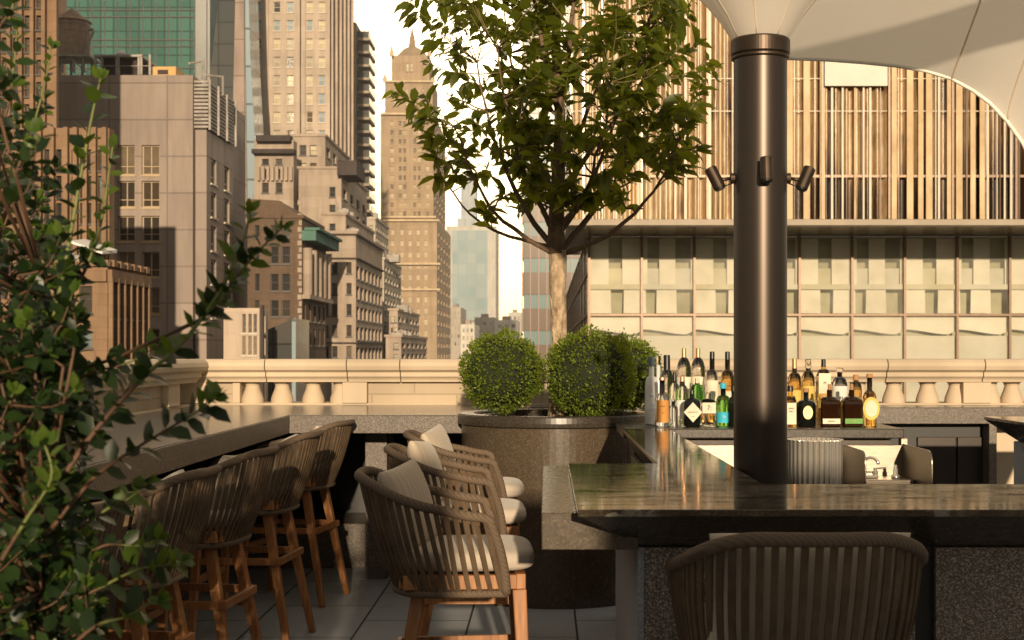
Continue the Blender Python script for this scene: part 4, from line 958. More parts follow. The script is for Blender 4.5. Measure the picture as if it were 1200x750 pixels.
for k in range(410):
    y = random.uniform(150, 770) if random.random() < .93 else random.uniform(60, 160)
    xm = float(np.interp(y, [60, 100, 160, 220, 300, 360, 420, 480, 560, 640, 700, 770], [25, 60, 80, 92, 95, 115, 130, 128, 118, 128, 140, 150]))
    xm *= .82; x = xm-abs(random.gauss(0, .5))*(xm+60); Y = random.uniform(1.85, 2.9)
    if x < -60: x = random.uniform(-60, xm*.6)
    L_ = random.uniform(50, 120); an = R(random.gauss(58, 22))
    if y < 340 and random.random() < .55: continue
    if y < 300: L_ *= .6
    ex, ey = x, y; a = (ex-L_*math.cos(an), ey+L_*math.sin(an)); mid = ((ex+a[0])/2+random.uniform(-8, 14), (ey+a[1])/2+random.uniform(-4, 14))
    Ya = Y+random.uniform(-.12, .12); sprig([P(a[0], a[1], Ya), P(mid[0], mid[1], (Y+Ya)/2), P(ex, ey, Y)], r0=.0020, young=random.choice([0, 0, .2]), spacing=.0095, size=(.021, .035))
st.build('stems', [M['stem'], M['stem_green']], sh, smooth=True)
for nm, D, mt in (('foliage', A, M['holly_leaf']), ('young_foliage', Bq, M['holly_young'])):
    l = np.array(D[3]); leaf_obj(nm, leaf_mesh([tuple(p) for p in D[0]], [tuple(p) for p in D[1]], [tuple(p) for p in D[2]], l, l*.66, .12, .10), mt, sh)
m = MB(); m.box(-1.75, -.55, 1.7, 2.9, 0, .46); tag(m.build('shrub_planter', M['dark_stone'], bevel=.01), 'square dark stone planter holding the glossy shrub in the near left', 'planter')
#@@CITY
# ------------------------------------------------------------------ city
WM = {}
def winmesh(w, h, style, fm, gm):
    key = (round(w, 2), round(h, 2), style, fm.name, gm.name)
    if key in WM: return WM[key]
    m = MB(); pm = bpy.data.meshes.new('pane'); pm.from_pydata([(-w/2, .06, -h/2), (w/2, .06, -h/2), (w/2, .06, h/2), (-w/2, .06, h/2)], [], [(0, 1, 2, 3)]); pm.materials.append(gm); pm.update()
    t = min(w, h)*.07
    m.box(-w/2, -w/2+t, -.02, .05, -h/2, h/2); m.box(w/2-t, w/2, -.02, .05, -h/2, h/2)
    m.box(-w/2+t, w/2-t, -.02, .05, h/2-t, h/2); m.box(-w/2+t, w/2-t, -.03, .05, -h/2, -h/2+t*1.2)
    m.box(-w/2-.06, w/2+.06, -.26, -.035, -h/2-.10, -h/2-.002)
    if style == 'sash': m.box(-w/2+t, w/2-t, -.01, .05, -t*.4, t*.4)
    elif style == 'cross': m.box(-t*.4, t*.4, -.01, .05, -h/2+t*1.2, h/2-t); m.box(-w/2+t, -t*.4, -.005, .05, -h*.22, -h*.22+t*.7); m.box(t*.4, w/2-t, -.005, .05, -h*.22, -h*.22+t*.7)
    elif style == 'triple':
        for k in (-1, 1): m.box(k*w/6-t*.4, k*w/6+t*.4, -.01, .05, -h/2+t*1.2, h/2-t)
    me = bpy.data.meshes.new('window'); me.from_pydata(m.v, [], m.f); me.materials.append(fm); me.update()
    WM[key] = (me, pm); return me, pm
WC = {}
def facade(root, mb, face, c0, a0, a1, z0, z1, cols, rows, style='sash', fm=None, gm=None, depth=.25, sill=None):
    """face 'f' : plane y=c0 facing the terrace, a = x ; face 's' : plane x=c0 facing +x, a = y ; face 'l': plane x=c0 facing -x"""
    fm = fm or M['frame_dark']; gm = gm or M['pane_dark']
    cols = sorted(c for c in cols if c[0] > a0 and c[1] < a1); rows = sorted(r for r in rows if r[0] > z0 and r[1] < z1)
    if face == 'f': pt = lambda a, d, z: (a, c0+d, z)
    elif face == 's': pt = lambda a, d, z: (c0-d, a, z)
    else: pt = lambda a, d, z: (c0+d, a, z)
    fl = (lambda q: q) if face != 'l' else (lambda q: q[::-1])
    ae = [a0]+[v for c in cols for v in c]+[a1]; ze = [z0]+[v for r in rows for v in r]+[z1]
    n = WC.get(root.name, 0)
    for j in range(len(ze)-1):
        if j % 2 == 0 or not cols:
            mb.quad(*fl([pt(ae[0], 0, ze[j]), pt(ae[-1], 0, ze[j]), pt(ae[-1], 0, ze[j+1]), pt(ae[0], 0, ze[j+1])])); continue
        for i in range(len(ae)-1):
            p, q, r, s = ae[i], ae[i+1], ze[j], ze[j+1]
            if i % 2 == 0: mb.quad(*fl([pt(p, 0, r), pt(q, 0, r), pt(q, 0, s), pt(p, 0, s)]))
            else:
                mb.quad(pt(p, 0, r), pt(p, depth, r), pt(p, depth, s), pt(p, 0, s)); mb.quad(pt(q, 0, r), pt(q, 0, s), pt(q, depth, s), pt(q, depth, r))
                mb.quad(pt(p, 0, r), pt(q, 0, r), pt(q, depth, r), pt(p, depth, r)); mb.quad(pt(p, 0, s), pt(p, depth, s), pt(q, depth, s), pt(q, 0, s))
                me, pm = winmesh(q-p, s-r, style, fm, gm); L0 = root.location
                w = pt((p+q)/2, depth-.09, (r+s)/2); lc = tuple(w[k]-L0[k] for k in range(3))
                n += 1
                if n <= 100:
                    o = bpy.data.objects.new('window', me); col.objects.link(o); o.parent = root; o.location = lc
                    if face == 's': o.rotation_euler.z = R(90)
                    if face == 'l': o.rotation_euler.z = R(-90)
                    po = bpy.data.objects.new('pane', pm); col.objects.link(po); po.parent = o
                else:
                    EX.setdefault(root.name, []).append((me, lc, face, root)); EX[root.name].append((pm, lc, face, root))
    WC[root.name] = n
EX = {}
def flush_extra():
    for k, lst in EX.items():
        root = lst[0][3]; mats = []; V = []; Fs = []; mi = []
        for me, lc, face, _ in lst:
            n = len(V); base_i = len(mats)
            idx = []
            for mm in me.materials:
                if mm not in mats: mats.append(mm)
                idx.append(mats.index(mm))
            for v in me.vertices:
                x, y, z = v.co
                if face == 's': x, y = -y, x
                if face == 'l': x, y = y, -x
                V.append((x+lc[0], y+lc[1], z+lc[2]))
            for p in me.polygons: Fs.append([n+i for i in p.vertices]); mi.append(idx[p.material_index])
        me = bpy.data.meshes.new('window'); me.from_pydata(V, [], Fs)
        for mm in mats: me.materials.append(mm)
        me.polygons.foreach_set('material_index', mi); me.update()
        o = bpy.data.objects.new('windows', me); col.objects.link(o); o.parent = root; o.location = (0, 0, 0); o['kind'] = 'stuff'
def rowsZ(Y, lst): return [(Z_(b_, Y), Z_(a, Y)) for a, b_ in lst]
def colsX(Y, lst): return [(X_(a, Y), X_(b_, Y)) for a, b_ in lst]
def rep(y0, h, p, n): return [(y0+p*i, y0+p*i+h) for i in range(n)]
def block(root, mb, px0, px1, pxs, ytop, Y, cols=(), rows=(), scols=0, srows=None, z0=-60, style='sash', fm=None, gm=None, sw=.5, lside=False, depth=.25, sgm=None, srange=None):
    """one masonry volume: front px0..px1 at Y, right flank receding to pixel pxs"""
    x0, x1 = X_(px0, Y), X_(px1, Y); zt = Z_(ytop, Y)
    Y2 = Y*(CX-px1)/(CX-pxs) if pxs else Y+14
    facade(root, mb, 'f', Y, x0, x1, z0, zt, colsX(Y, cols), rowsZ(Y, rows), style, fm, gm, depth)
    sc = []
    if scols:
        ya, yb = srange or (Y, Y2)
        st_ = (yb-ya)/scols; sc = [(ya+st_*(k+.5-sw/2), ya+st_*(k+.5+sw/2)) for k in range(scols)]
    facade(root, mb, 's', x1, Y, Y2, z0, zt, sc, rowsZ(Y, srows if srows is not None else rows) if scols else [], style, fm, sgm or gm, depth)
    mb.quad((x0, Y, zt), (x1, Y, zt), (x1, Y2, zt), (x0, Y2, zt)); mb.quad((x0, Y2, z0), (x0, Y2, zt), (x1, Y2, zt), (x1, Y2, z0)); mb.quad((x0, Y, z0), (x0, Y, zt), (x0, Y2, zt), (x0, Y2, z0))
    return x0, x1, Y2, zt

# A gothic brown building, far left
Y = 60; t = thing('gothic_building', 'brown ribbed gothic office building at far left with crenellated lower wing and awning', 'building', (X_(60, Y), Y, -60))
mb = MB(); block(t, mb, 20, 126, 173, 312, 60, cols=[(45, 60), (72, 87), (93, 108)], rows=[(335, 367), (388, 408), (430, 450)], scols=6, srows=[(337, 372), (378, 412), (425, 450)], style='sash', gm=M['pane_dark'], sw=.5)
block(t, mb, 10, 128, 134, 150, 63.5, cols=[(52, 62), (66, 72), (84, 89), (94, 99), (104, 109), (115, 120)], rows=[(175, 200), (206, 232), (238, 262), (268, 292), (296, 312)], style='sash')
block(t, mb, -220, 63, 68, -260, 66.5, cols=[(2+k*13.5, 9+k*13.5) for k in range(-3, 5)], rows=rep(-60, 17, 26, 16), style='sash')
mb.build('wall', M['gothic'], t)
m = MB()
for k in range(-3, 6):
    x = X_(-1+k*13.5, 66.5); m.box(x-.09, x+.09, 66.2, 66.49, 0, 30)
for px in (48, 63, 79, 90, 101.5, 112, 124): x = X_(px, 63.5); m.box(x-.1, x+.1, 63.2, 63.49, 5, Z_(150, 63.5))
m.build_each('rib', M['gothic'], t)
m = MB()
for k in range(9):
    x = X_(24+k*12.2, 60); m.box(x, x+.26, 59.75, 60.2, Z_(312, 60), Z_(305+(k % 2)*2, 60))
for k in range(6): y = 60.3+k*1.0; m.box(X_(126, 60)-.3, X_(126, 60)+.2, y, y+.45, Z_(312, 60), Z_(304, 60))
m.box(X_(20, 60), X_(126, 60), 59.8, 59.99, Z_(330, 60), Z_(316, 60)); m.box(X_(126, 60)+.005, X_(126, 60)+.2, 60, 66, Z_(330, 60), Z_(316, 60)); m.build('crenellation', M['gothic'], t)
m = MB()
for k in range(7): m.box(X_(126, 60)+.02, X_(126, 60)+.22, 60.1+k*.93-.08, 60.1+k*.93+.08, -5, Z_(325, 60))
m.build_each('pilaster', M['gothic'], t)
m = MB(); a = P(86, 283, 61.5); c = P(124, 296, 61.5); m.hexa([(a[0], 61, a[2]-.1), (c[0], 61, c[2]-.1), (c[0], 63.1, c[2]+.1), (a[0], 63.1, a[2]+.1)], [(a[0], 61, a[2]), (c[0], 61, c[2]), (c[0], 63.1, c[2]+.25), (a[0], 63.1, a[2]+.25)]); m.build('awning', M['lab_white'], t)

# C pinkish panel block
Y = 80; t = thing('panel_clad_block', 'pinkish stone panel office block with paired windows and louvred roof corner', 'building', (X_(150, Y), Y, -60))
mb = MB(); rows = [(170, 205), (212, 243), (253, 283), (295, 325), (337, 368), (385, 412)]
block(t, mb, 60, 226, None, 88, 80.0, cols=[(138, 158), (166, 187)], rows=rows, style='cross', fm=M['frame_tan'], gm=M['pane_warm'], depth=.3)
x0, x1, Y2, zt = block(t, mb, 229, 242, 273, 152, 79.8, scols=2, srows=[(182, 212), (222, 252), (262, 292), (302, 332), (342, 372)], style='cross', fm=M['frame_light'], gm=M['pane_warm'], sw=.42)
mb.build('wall', M['pink_panel'], t)
m = MB()
for k in range(13):
    z = Z_(150-4.4*k, 79.8); m.box(X_(228, 79.8), x1+.12, 79.7, 79.78, z, z+.13); m.box(x1+.02, x1+.12, 79.78, Y2, z, z+.13)
m.build_each('louvre', M['roof_gear'], t)
m = MB(); m.box(X_(229, 80.3), x1-.15, 80.3, Y2-.2, Z_(152, 80), Z_(98, 80)); m.build('louvre_core', M['dark_trim'], t)
m = MB()
for yy_ in (79.75, 81.9, 84.1, Y2-.1): m.box(x1+.13, x1+.25, yy_, yy_+.12, Z_(152, 79.8), Z_(93, 79.8))
m.build_each('louvre_post', M['roof_gear'], t)
m = MB(); m.box(X_(226.2, 80), X_(228.6, 80), 80.05, 80.4, -60, Z_(96, 80)); m.build('shadow_gap', M['dark_trim'], t)
# rooftop plant
t = thing('water_tank', 'wooden rooftop water tank with conical roof on a steel frame', 'water tank', P(84, 88, 84))
c = P(84, 66, 84); rw = 21/F*84
m = MB(); m.lathe([(rw*.98, 0), (rw, 1), (rw*.97, 2.2)], (c[0], 84, Z_(68, 84)), 36); m.build('barrel', M['tank_wood'], t, smooth=False)
m = MB(); m.lathe([(rw*1.06, 0), (rw*.5, .45), (.05, .85)], (c[0], 84, Z_(26, 84)), 36); m.build('cone_roof', M['tank_roof'], t)
m = MB()
for k in range(5): m.lathe([(rw*1.01, .25+k*.42), (rw*1.02, .29+k*.42), (rw*1.01, .31+k*.42)], (c[0], 84, Z_(68, 84)), 36, cap=False)
m.build_each('hoop', M['roof_gear'], t)
m = MB()
for sx in (-1, -.3, .4, 1):
    for sy in (-.8, .8): m.box(c[0]+sx*rw*.9-.07, c[0]+sx*rw*.9+.07, 84+sy*rw*.9-.07, 84+sy*rw*.9+.07, Z_(88, 84), Z_(68, 84))
m.box(c[0]-rw*1.05, c[0]+rw*1.3, 84-rw, 84+rw, Z_(70.5, 84), Z_(68.2, 84)); m.bar((c[0]-rw, 83.1, Z_(88, 84)), (c[0], 83.1, Z_(70, 84)), .08); m.bar((c[0]+rw*.1, 83.1, Z_(70, 84)), (c[0]+rw*1.1, 83.1, Z_(88, 84)), .08); m.build('steel_frame', M['roof_gear'], t)
m = MB(); m.tube([(c[0]+rw*.7, 83.5, Z_(70, 84)), (c[0]+rw*1.35, 83.5, Z_(40, 84)), (c[0]+rw*1.35, 83.5, Z_(37, 84)), (c[0]+rw*1.05, 83.5, Z_(37, 84))], .09, 8); m.build('pipe', M['roof_gear'], t)
t = thing('roof_plant_frame', 'open steel cooling plant frame standing on the panel clad roof', 'roof equipment', P(140, 88, 83))
m = MB()
for px in (112, 120, 137, 139.5, 163, 166, 176): m.box(X_(px, 83)-.06, X_(px, 83)+.06, 82.9, 83.02, Z_(88, 83), Z_(64, 83))
m.box(X_(112, 83), X_(167, 83), 82.85, 86, Z_(67, 83), Z_(64.5, 83)); m.box(X_(112, 83), X_(176, 83), 82.86, 82.9, Z_(78, 83), Z_(77.3, 83)); m.build('frame', M['roof_gear'], t)
m = MB(); m.box(X_(118, 83.4), X_(163, 83.4), 83.4, 85.5, Z_(88, 83.4), Z_(67.4, 83.4)); m.build('machinery', M['dark_trim'], t)
m = MB(); m.lathe([(.26, 0), (.26, .12), (.2, .24), (.02, .3)], P(142, 64.6, 83.2), 16); m.build('vent_cap', M['lab_white'], t, smooth=True)
t = thing('roof_hut', 'small ochre roof hut with a dark vent on the panel clad roof', 'roof hut', P(193, 88, 81))
m = MB(); m.box(X_(179, 81), X_(206, 81), 81, 83, Z_(88, 81), Z_(78, 81)); m.build('body', M['ochre'], t)
m = MB(); m.box(X_(185, 81), X_(197, 81), 80.95, 80.99, Z_(87, 81), Z_(82, 81)); m.build('vent', M['dark_trim'], t)
for q, (px, py, x2, lab) in enumerate(((238, 71, 222, 'tall roof lamp post with a left-hand arm above the louvres'), (261, 89, 240, 'shorter roof lamp post with a left-hand arm beside the louvres'))):
    t = thing('roof_lamp_post', lab, 'lamp post', P(px, 112, 81.5))
    m = MB(); m.tube([P(px, 112, 81.5), P(px, py, 81.5)], .08, 8); m.build('pole', M['roof_gear'], t)
    m = MB(); m.tube([P(px, py+1, 81.5), P(x2, py+(3 if q == 0 else -1), 81.5)], .06, 8); m.tube([P(x2, py+(2 if q == 0 else -2), 81.5), P(x2, py+5, 81.5)], .08, 8); m.build('arm', M['roof_gear'], t)

# D green tower
t = thing('green_glass_tower', 'tall green curtain wall glass tower rising behind the panel clad block', 'building', P(160, 90, 140))
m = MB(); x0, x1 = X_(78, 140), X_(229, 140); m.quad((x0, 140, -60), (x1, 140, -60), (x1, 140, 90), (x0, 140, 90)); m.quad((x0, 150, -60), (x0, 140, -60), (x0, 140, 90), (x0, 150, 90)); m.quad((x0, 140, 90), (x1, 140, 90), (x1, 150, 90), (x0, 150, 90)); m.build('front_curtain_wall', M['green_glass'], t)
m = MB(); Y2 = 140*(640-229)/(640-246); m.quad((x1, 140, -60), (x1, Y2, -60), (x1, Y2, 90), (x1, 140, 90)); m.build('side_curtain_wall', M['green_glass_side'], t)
m = MB()
for k in range(13): x = x0+1.31*k; m.box(x-.04, x+.04, 139.85, 139.99, 15, 60)
m.build_each('mullion', M['frame_dark'], t)
m = MB()
for py in (80, 54.5, 47, 20, 12, -14, -21, -48): m.box(x0, x1, 139.86, 139.985, Z_(py, 140)-.05, Z_(py, 140)+.05)
m.build_each('floor_band', M['frame_dark'], t)
# left neighbour dark slab + sliver glass
t = thing('dark_slab_tower', 'dark brown slab tower behind the water tank', 'building', P(70, 40, 160)); m = MB(); m.box(X_(40, 160), X_(80.5, 160), 160, 175, -60, 80); m.build('wall', M['gothic_dark'], t)
t = thing('mirror_glass_tower', 'pale mirrored glass tower seen in the gap right of the green tower', 'building', P(252, 60, 170)); m = MB(); m.box(X_(236, 170), X_(270, 170), 170, 185, -60, Z_(-40, 170)); m.build('wall', M['blue_glass'], t)
# E sloped tower
t = thing('tapering_tower', 'tapering dark glass tower with rose stone and blue glass edge strips', 'building', P(280, 200, 120))
def poly(root, name, pts, Y, d, mat):
    m = MB(); m.prism_xz([(X_(a, Y), Z_(b_, Y)) for a, b_ in pts][::-1], Y, Y+d); return m.build(name, mat, root)
poly(t, 'dark_glass_face', [(262, -60), (281, -60), (275, 125), (273, 440), (240, 440), (244, 110)], 120, 6, M['slope_glass'])
poly(t, 'stone_strip', [(277, -60), (285, -60), (288, 110), (292, 440), (270, 440), (273, 125)], 119.5, .4, M['stone_strip'])
poly(t, 'blue_strip', [(285.2, -60), (290, -60), (293, 60), (299, 170), (302, 440), (292.5, 440), (288.5, 110)], 119.4, 4, M['blue_strip'])
# F limestone tower
t = thing('limestone_tower', 'very tall pale limestone tower with evenly spaced sash windows', 'building', P(340, 160, 130))
mb = MB(); R_ = rep(-62.5, 12.5, 21.5, 16)
x0, x1, Y2, zt = block(t, mb, 286, 387, 411, -140, 130, cols=[(297, 306), (320.5, 328.5), (336, 344), (359, 366.5), (373, 381)], rows=R_, scols=5, srows=R_, style='sash', fm=M['frame_light'], gm=M['pane_bright'], sw=.42)
mb.build('wall', M['pale_lime'], t)
m = MB()
for px in (290, 311.5, 350, 355, 385.5): m.box(X_(px, 130)-.25, X_(px, 130)+.25, 129.8, 129.985, -20, 50)
for k in (0, 1, 2, 3, 4, 5): y = 130+(Y2-130)*k/5; m.box(x1+.01, x1+.3, y-.2, y+.2, -20, 50)
m.build_each('pilaster', M['pale_lime'], t)
# G turret
t = thing('dark_corniced_turret', 'low limestone turret with two dark cornices in front of the limestone tower', 'building', P(320, 240, 116))
mb = MB(); block(t, mb, 298, 344, 348, 164, 116, cols=[(307, 315), (323, 331)], rows=[(186, 193), (198, 209), (214, 226), (236, 247)], style='sash', gm=M['pane_dark']); mb.build('wall', M['lime2'], t)
m = MB()
for a, c in ((160, 167), (176, 181)): m.box(X_(302-(a > 170)*5, 116), X_(342+(a > 170)*4, 116), 115.2, 116.5, Z_(c, 116), Z_(a, 116))
m.build_each('cornice', M['dark_trim'], t)
m = MB()
for k in range(8): x = X_(304+k*5.4, 116); m.box(x-.1, x+.1, 115.6, 115.98, Z_(212, 116), Z_(196, 116))
m.build_each('colonnette', M['lime2'], t)
t = thing('setback_block', 'stepped limestone block between the turret and the tall balcony tower', 'building', P(370, 240, 120))
mb = MB(); block(t, mb, 342, 381, 409, 160, 122, cols=[(351, 359), (363, 371)], rows=[(170, 182), (191, 202), (212, 223), (234, 243)], scols=4, style='sash', gm=M['pane_bright'])
block(t, mb, 350, 400, 430, 198, 114, cols=[(386, 393)], rows=[(219, 231), (240, 249), (261, 271)], scols=4, style='sash')
mb.build('wall', M['lime2'], t)
m = MB(); m.box(X_(395, 113), X_(418, 113), 113, 118, Z_(205, 113), Z_(188, 113)); m.build('stair_head', M['dark_trim'], t)
# J balcony tower
t = thing('balcony_tower', 'slender dark tower with stacked glass balconies in the street canyon', 'building', P(425, 250, 165))
mb = MB(); R_ = rep(34, 8, 15.6, 17); block(t, mb, 404, 417, 433, 26, 165, cols=[(409, 415)], rows=R_, scols=2, style='triple', gm=M['pane_bright'], sw=.7); mb.build('wall', M['lime2'], t)
for k in range(15):
    z = Z_(42+15.6*k, 165); x1 = X_(417, 165); m = MB(); m.box(x1+.02, x1+1.5, 166, 172, z-.3, z); bo = m.build('balcony', M['lime2'], t); m = MB(); m.box(x1+1.42, x1+1.5, 166, 172, z+.01, z+.8); m.box(x1+.02, x1+1.4, 166, 166.08, z+.01, z+.8); m.build('balcony_glass', M['slope_glass'], bo)
# I corner limestone block
t = thing('limestone_corner_block', 'limestone street-corner block with long rows of windows on its flank', 'building', P(415, 420, 100))
mb = MB(); R_ = rep(307, 13.5, 24.6, 6); SR = rep(311, 15, 24.0, 6)
x0, x1, Y2, zt = block(t, mb, 378, 417, 448, 274, 100, cols=[(380, 385), (389, 395.5), (406, 412)], rows=R_, scols=7, srows=SR, style='sash', gm=M['pane_warm'], sgm=M['pane_warm'], sw=.72)
block(t, mb, 378, 405, 438, 252, 104, cols=[(386, 393)], rows=[(262, 272), (282, 292)], scols=6, style='sash')
mb.build('wall', M['lime2'], t)
m = MB()
for py in (274, 302, 401): m.box(x0, x1+.15, 99.8, 99.98, Z_(py+1.6, 100), Z_(py, 100)); m.box(x1+.02, x1+.2, 100, Y2, Z_(py+1.6, 100), Z_(py, 100))
m.build_each('string_course', M['dark_trim'], t)
# H brown brick
t = thing('brick_block', 'brown brick block with green copper cornice and tall flank columns', 'building', P(330, 420, 85))
mb = MB(); x0, x1, Y2, zt = block(t, mb, 290, 354, 382, 256, 85, cols=[(299, 304), (317, 326.5), (330, 340)], rows=[(264, 278), (289, 309), (321, 341), (352, 371), (385, 403)], scols=5, srows=[(355, 375), (384, 404)], style='sash', fm=M['frame_dark'], gm=M['pane_dark'], sw=.4)
mb.prism_xz([(X_(a, 85), Z_(b_, 85)) for a, b_ in [(290, 256), (353.9, 256), (327, 235), (290, 233)]], 85.003, 93)
mb.build('wall', M['red_brick'], t)
m = MB()
for k in range(5): y = 85.5+k*1.85; m.tube([(x1+.25, y, Z_(345, 85)), (x1+.25, y, Z_(290, 85))], .3, 12)
m.box(x1+.005, x1+.5, 85, Y2, Z_(350, 85), Z_(345, 85)); m.build('columns', M['lime2'], t)
m = MB(); m.box(x1+.004, x1+.9, 84.8, Y2, Z_(282, 85), Z_(270, 85)); m.box(x1+.2, x1+1.15, 84.7, Y2, Z_(270, 85), Z_(267, 85)); m.build('copper_cornice', M['green_copper'], t)
m = MB()
for k in range(26):
    z = Z_(430, 85)+k*.42; m.box(X_(349, 85)+(k % 2)*.08, X_(353.8, 85), 84.93, 84.99, z, z+.3)
m.build('quoins', M['lime2'], t)
# Q annexes
t = thing('stone_annex', 'low pale stone annex with strip windows just beyond the balustrade', 'building', P(298, 420, 74))
mb = MB(); block(t, mb, 262, 304, 314, 361, 74, cols=[(284, 288), (291, 295), (297, 301)], rows=[(368, 390), (394, 416)], style='cross', fm=M['frame_light'], gm=M['pane_warm'], scols=1, sw=.4); mb.build('wall', M['pale_lime'], t)
m = MB(); m.box(X_(306, 73.5), X_(309, 73.5), 73.4, 73.7, -60, Z_(358, 74)); m.build('downpipe', M['dark_trim'], t)
t = thing('glass_roofed_annex', 'small glass fronted annex with sloping roof beyond the balustrade', 'building', P(330, 420, 80))
poly(t, 'glass_wall', [(300, 392), (345, 373), (345, 480), (300, 480)], 80, 5, M['slope_glass']); poly(t, 'white_edge', [(342, 374), (346.5, 372), (346.5, 480), (342, 480)], 79.8, .15, M['blue_strip'])
# L pale blocks
for (nm, lab, a, c, s, yt, Y, mat, cs) in (('pale_block', 'pale painted block at the upper left of the golden tower base', 430, 440, 455, 257, 150, 'white_brick', [(432, 437)]), ('pale_block', 'pale block with window grid in front of the golden tower', 444, 450, 470, 304, 135, 'white_brick', []),
      ('pale_block', 'lower pale stepped block in front of the golden tower', 456, 466, 491, 364, 125, 'pale_lime', [(458, 461), (462, 465)]), ('pale_block', 'lowest grey block right at the balustrade in front of the golden tower', 452, 470, 500, 395, 118, 'lime2', [(461, 467)])):
    t = thing(nm, lab, 'building', P(a, 420, Y)); mb = MB(); block(t, mb, a, c, s, yt, Y, cols=cs, rows=rep(yt+7, 7, 13, 12), scols=6, srows=rep(yt+7, 6, 13, 9), style='sash', gm=M['pane_bright'], sw=.6); mb.build('wall', M[mat], t)
# K golden tower
Y = 230; t = thing('golden_tower', 'golden stone skyscraper with stepped crown and spire at the end of the street', 'building', P(480, 420, Y))
mb = MB(); C1 = [(457, 461.5), (467, 471), (472.3, 476), (484, 488), (489.3, 493), (499, 503)]
block(t, mb, 446, 508, 522, 132, 230, cols=C1, rows=rep(142, 5.4, 10.6, 11), scols=5, style='sash', gm=M['pane_gold'], sw=.45, fm=M['frame_tan'])
block(t, mb, 447, 512, 528, 257, 226, cols=[(458, 462), (469, 473), (478.5, 482.5), (488, 492), (497, 501)], rows=rep(269, 6, 13.2, 12), scols=5, style='sash', gm=M['pane_gold'], sw=.4, fm=M['frame_tan'])
block(t, mb, 451, 507, 513, 95, 232, cols=[(461, 464), (475, 478), (481, 484), (494, 497)], rows=[(104, 110), (118, 124)], scols=0, style='sash', gm=M['pane_gold'])
block(t, mb, 459, 503, 508, 65, 234, cols=[(476, 479), (481, 484)], rows=[(74, 84)], style='sash', gm=M['pane_gold'])
mb.build('wall', M['gold_stone'], t)
m = MB(); Yc = 236; m.lathe([(X_(503, Yc)-X_(481, Yc), Z_(65, Yc)), (1.5, Z_(53, Yc)), (.6, Z_(50, Yc)), (.5, Z_(42, Yc)), (.05, Z_(28, Yc))], (X_(481, Yc), Yc+3, 0), 4, rf=None); m.build('spire', M['gold_stone'], t)
m = MB()
for px, py, h in ((459, 66, 14), (503, 66, 14), (451, 96, 10), (507, 96, 10)): m.lathe([(.35, 0), (.35, .6), (.02, h/F*Y)], P(px, py, 233), 8)
m.build_each('pinnacle', M['gold_light'], t)
m = MB()
for py, q0, q1, Yq in ((257, 446, 512, 225.4), (253, 446, 508, 229.4), (94, 451, 507, 231.5), (132, 446, 508, 229.3), (308, 447, 513, 225.3), (338, 447, 513, 225.3)): m.box(X_(q0, Yq), X_(q1, Yq)+.4, Yq, Yq+.5, Z_(py+2.2, Yq), Z_(py, Yq))
m.build_each('cornice', M['gold_light'], t)
# M distant
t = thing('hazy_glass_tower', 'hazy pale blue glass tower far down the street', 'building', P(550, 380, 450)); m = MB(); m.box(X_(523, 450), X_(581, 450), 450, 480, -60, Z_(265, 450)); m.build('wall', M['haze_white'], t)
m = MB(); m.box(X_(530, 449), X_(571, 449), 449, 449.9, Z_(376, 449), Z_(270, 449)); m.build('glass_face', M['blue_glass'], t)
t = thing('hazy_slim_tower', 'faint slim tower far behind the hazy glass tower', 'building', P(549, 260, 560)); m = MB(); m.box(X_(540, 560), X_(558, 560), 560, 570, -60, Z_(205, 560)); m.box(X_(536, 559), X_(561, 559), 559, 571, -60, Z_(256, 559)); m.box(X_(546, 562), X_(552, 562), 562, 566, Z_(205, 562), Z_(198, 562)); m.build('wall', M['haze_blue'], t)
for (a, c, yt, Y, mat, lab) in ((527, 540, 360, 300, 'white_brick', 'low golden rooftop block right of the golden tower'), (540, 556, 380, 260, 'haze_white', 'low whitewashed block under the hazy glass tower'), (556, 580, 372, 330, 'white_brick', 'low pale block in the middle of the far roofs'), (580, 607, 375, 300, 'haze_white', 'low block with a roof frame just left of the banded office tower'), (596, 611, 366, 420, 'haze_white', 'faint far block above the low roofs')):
    t = thing('distant_block', lab, 'building', P(a, 420, Y)); mb = MB(); w = c-a
    x0, x1 = X_(a, Y), X_(c, Y); zt = Z_(yt, Y)
    facade(t, mb, 'f', Y, x0, x1, -60, zt, colsX(Y, [(a+w*(.12+.3*k), a+w*(.12+.3*k)+w*.16) for k in range(3)]), rowsZ(Y, rep(yt+5, 4, 9, 5)), 'sash', M['frame_light'], M['pane_bright'])
    mb.quad((x0, Y, zt), (x1, Y, zt), (x1, Y+20, zt), (x0, Y+20, zt)); mb.quad((x1, Y, -60), (x1, Y+20, -60), (x1, Y+20, zt), (x1, Y, zt)); mb.quad((x0, Y, -60), (x0, Y, zt), (x0, Y+20, zt), (x0, Y+20, -60)); mb.build('wall', M[mat], t)
    m = MB(); m.box(x0+(x1-x0)*.3, x0+(x1-x0)*.65, Y+2, Y+6, zt, zt+.9); m.build('roof_box', M['lime2'], t)
# O banded office tower
t = thing('banded_office_tower', 'brown office tower with blue window bands directly behind the tree trunk', 'building', P(630, 420, 150))
x0, x1 = X_(612, 150), X_(700, 150); m = MB(); m2 = MB(); 
for k in range(-12, 5):
    zt = Z_(260+42.5*k, 150); zb = Z_(276.5+42.5*k, 150); zn = Z_(260+42.5*(k+1), 150)
    m.box(x0+.15, x1-.15, 150.15, 165, zb, zt); m2.box(x0, x1, 150, 165.2, zn, zb)
m.build_each('window_band', M['office_glass'], t); m2.build_each('spandrel', M['office_panel'], t)
m = MB()
for k in range(24): x = x0+k*.9; m.box(x-.04, x+.04, 149.9, 149.99, -20, 60)
m.build_each('mullion', M['mullion'], t)

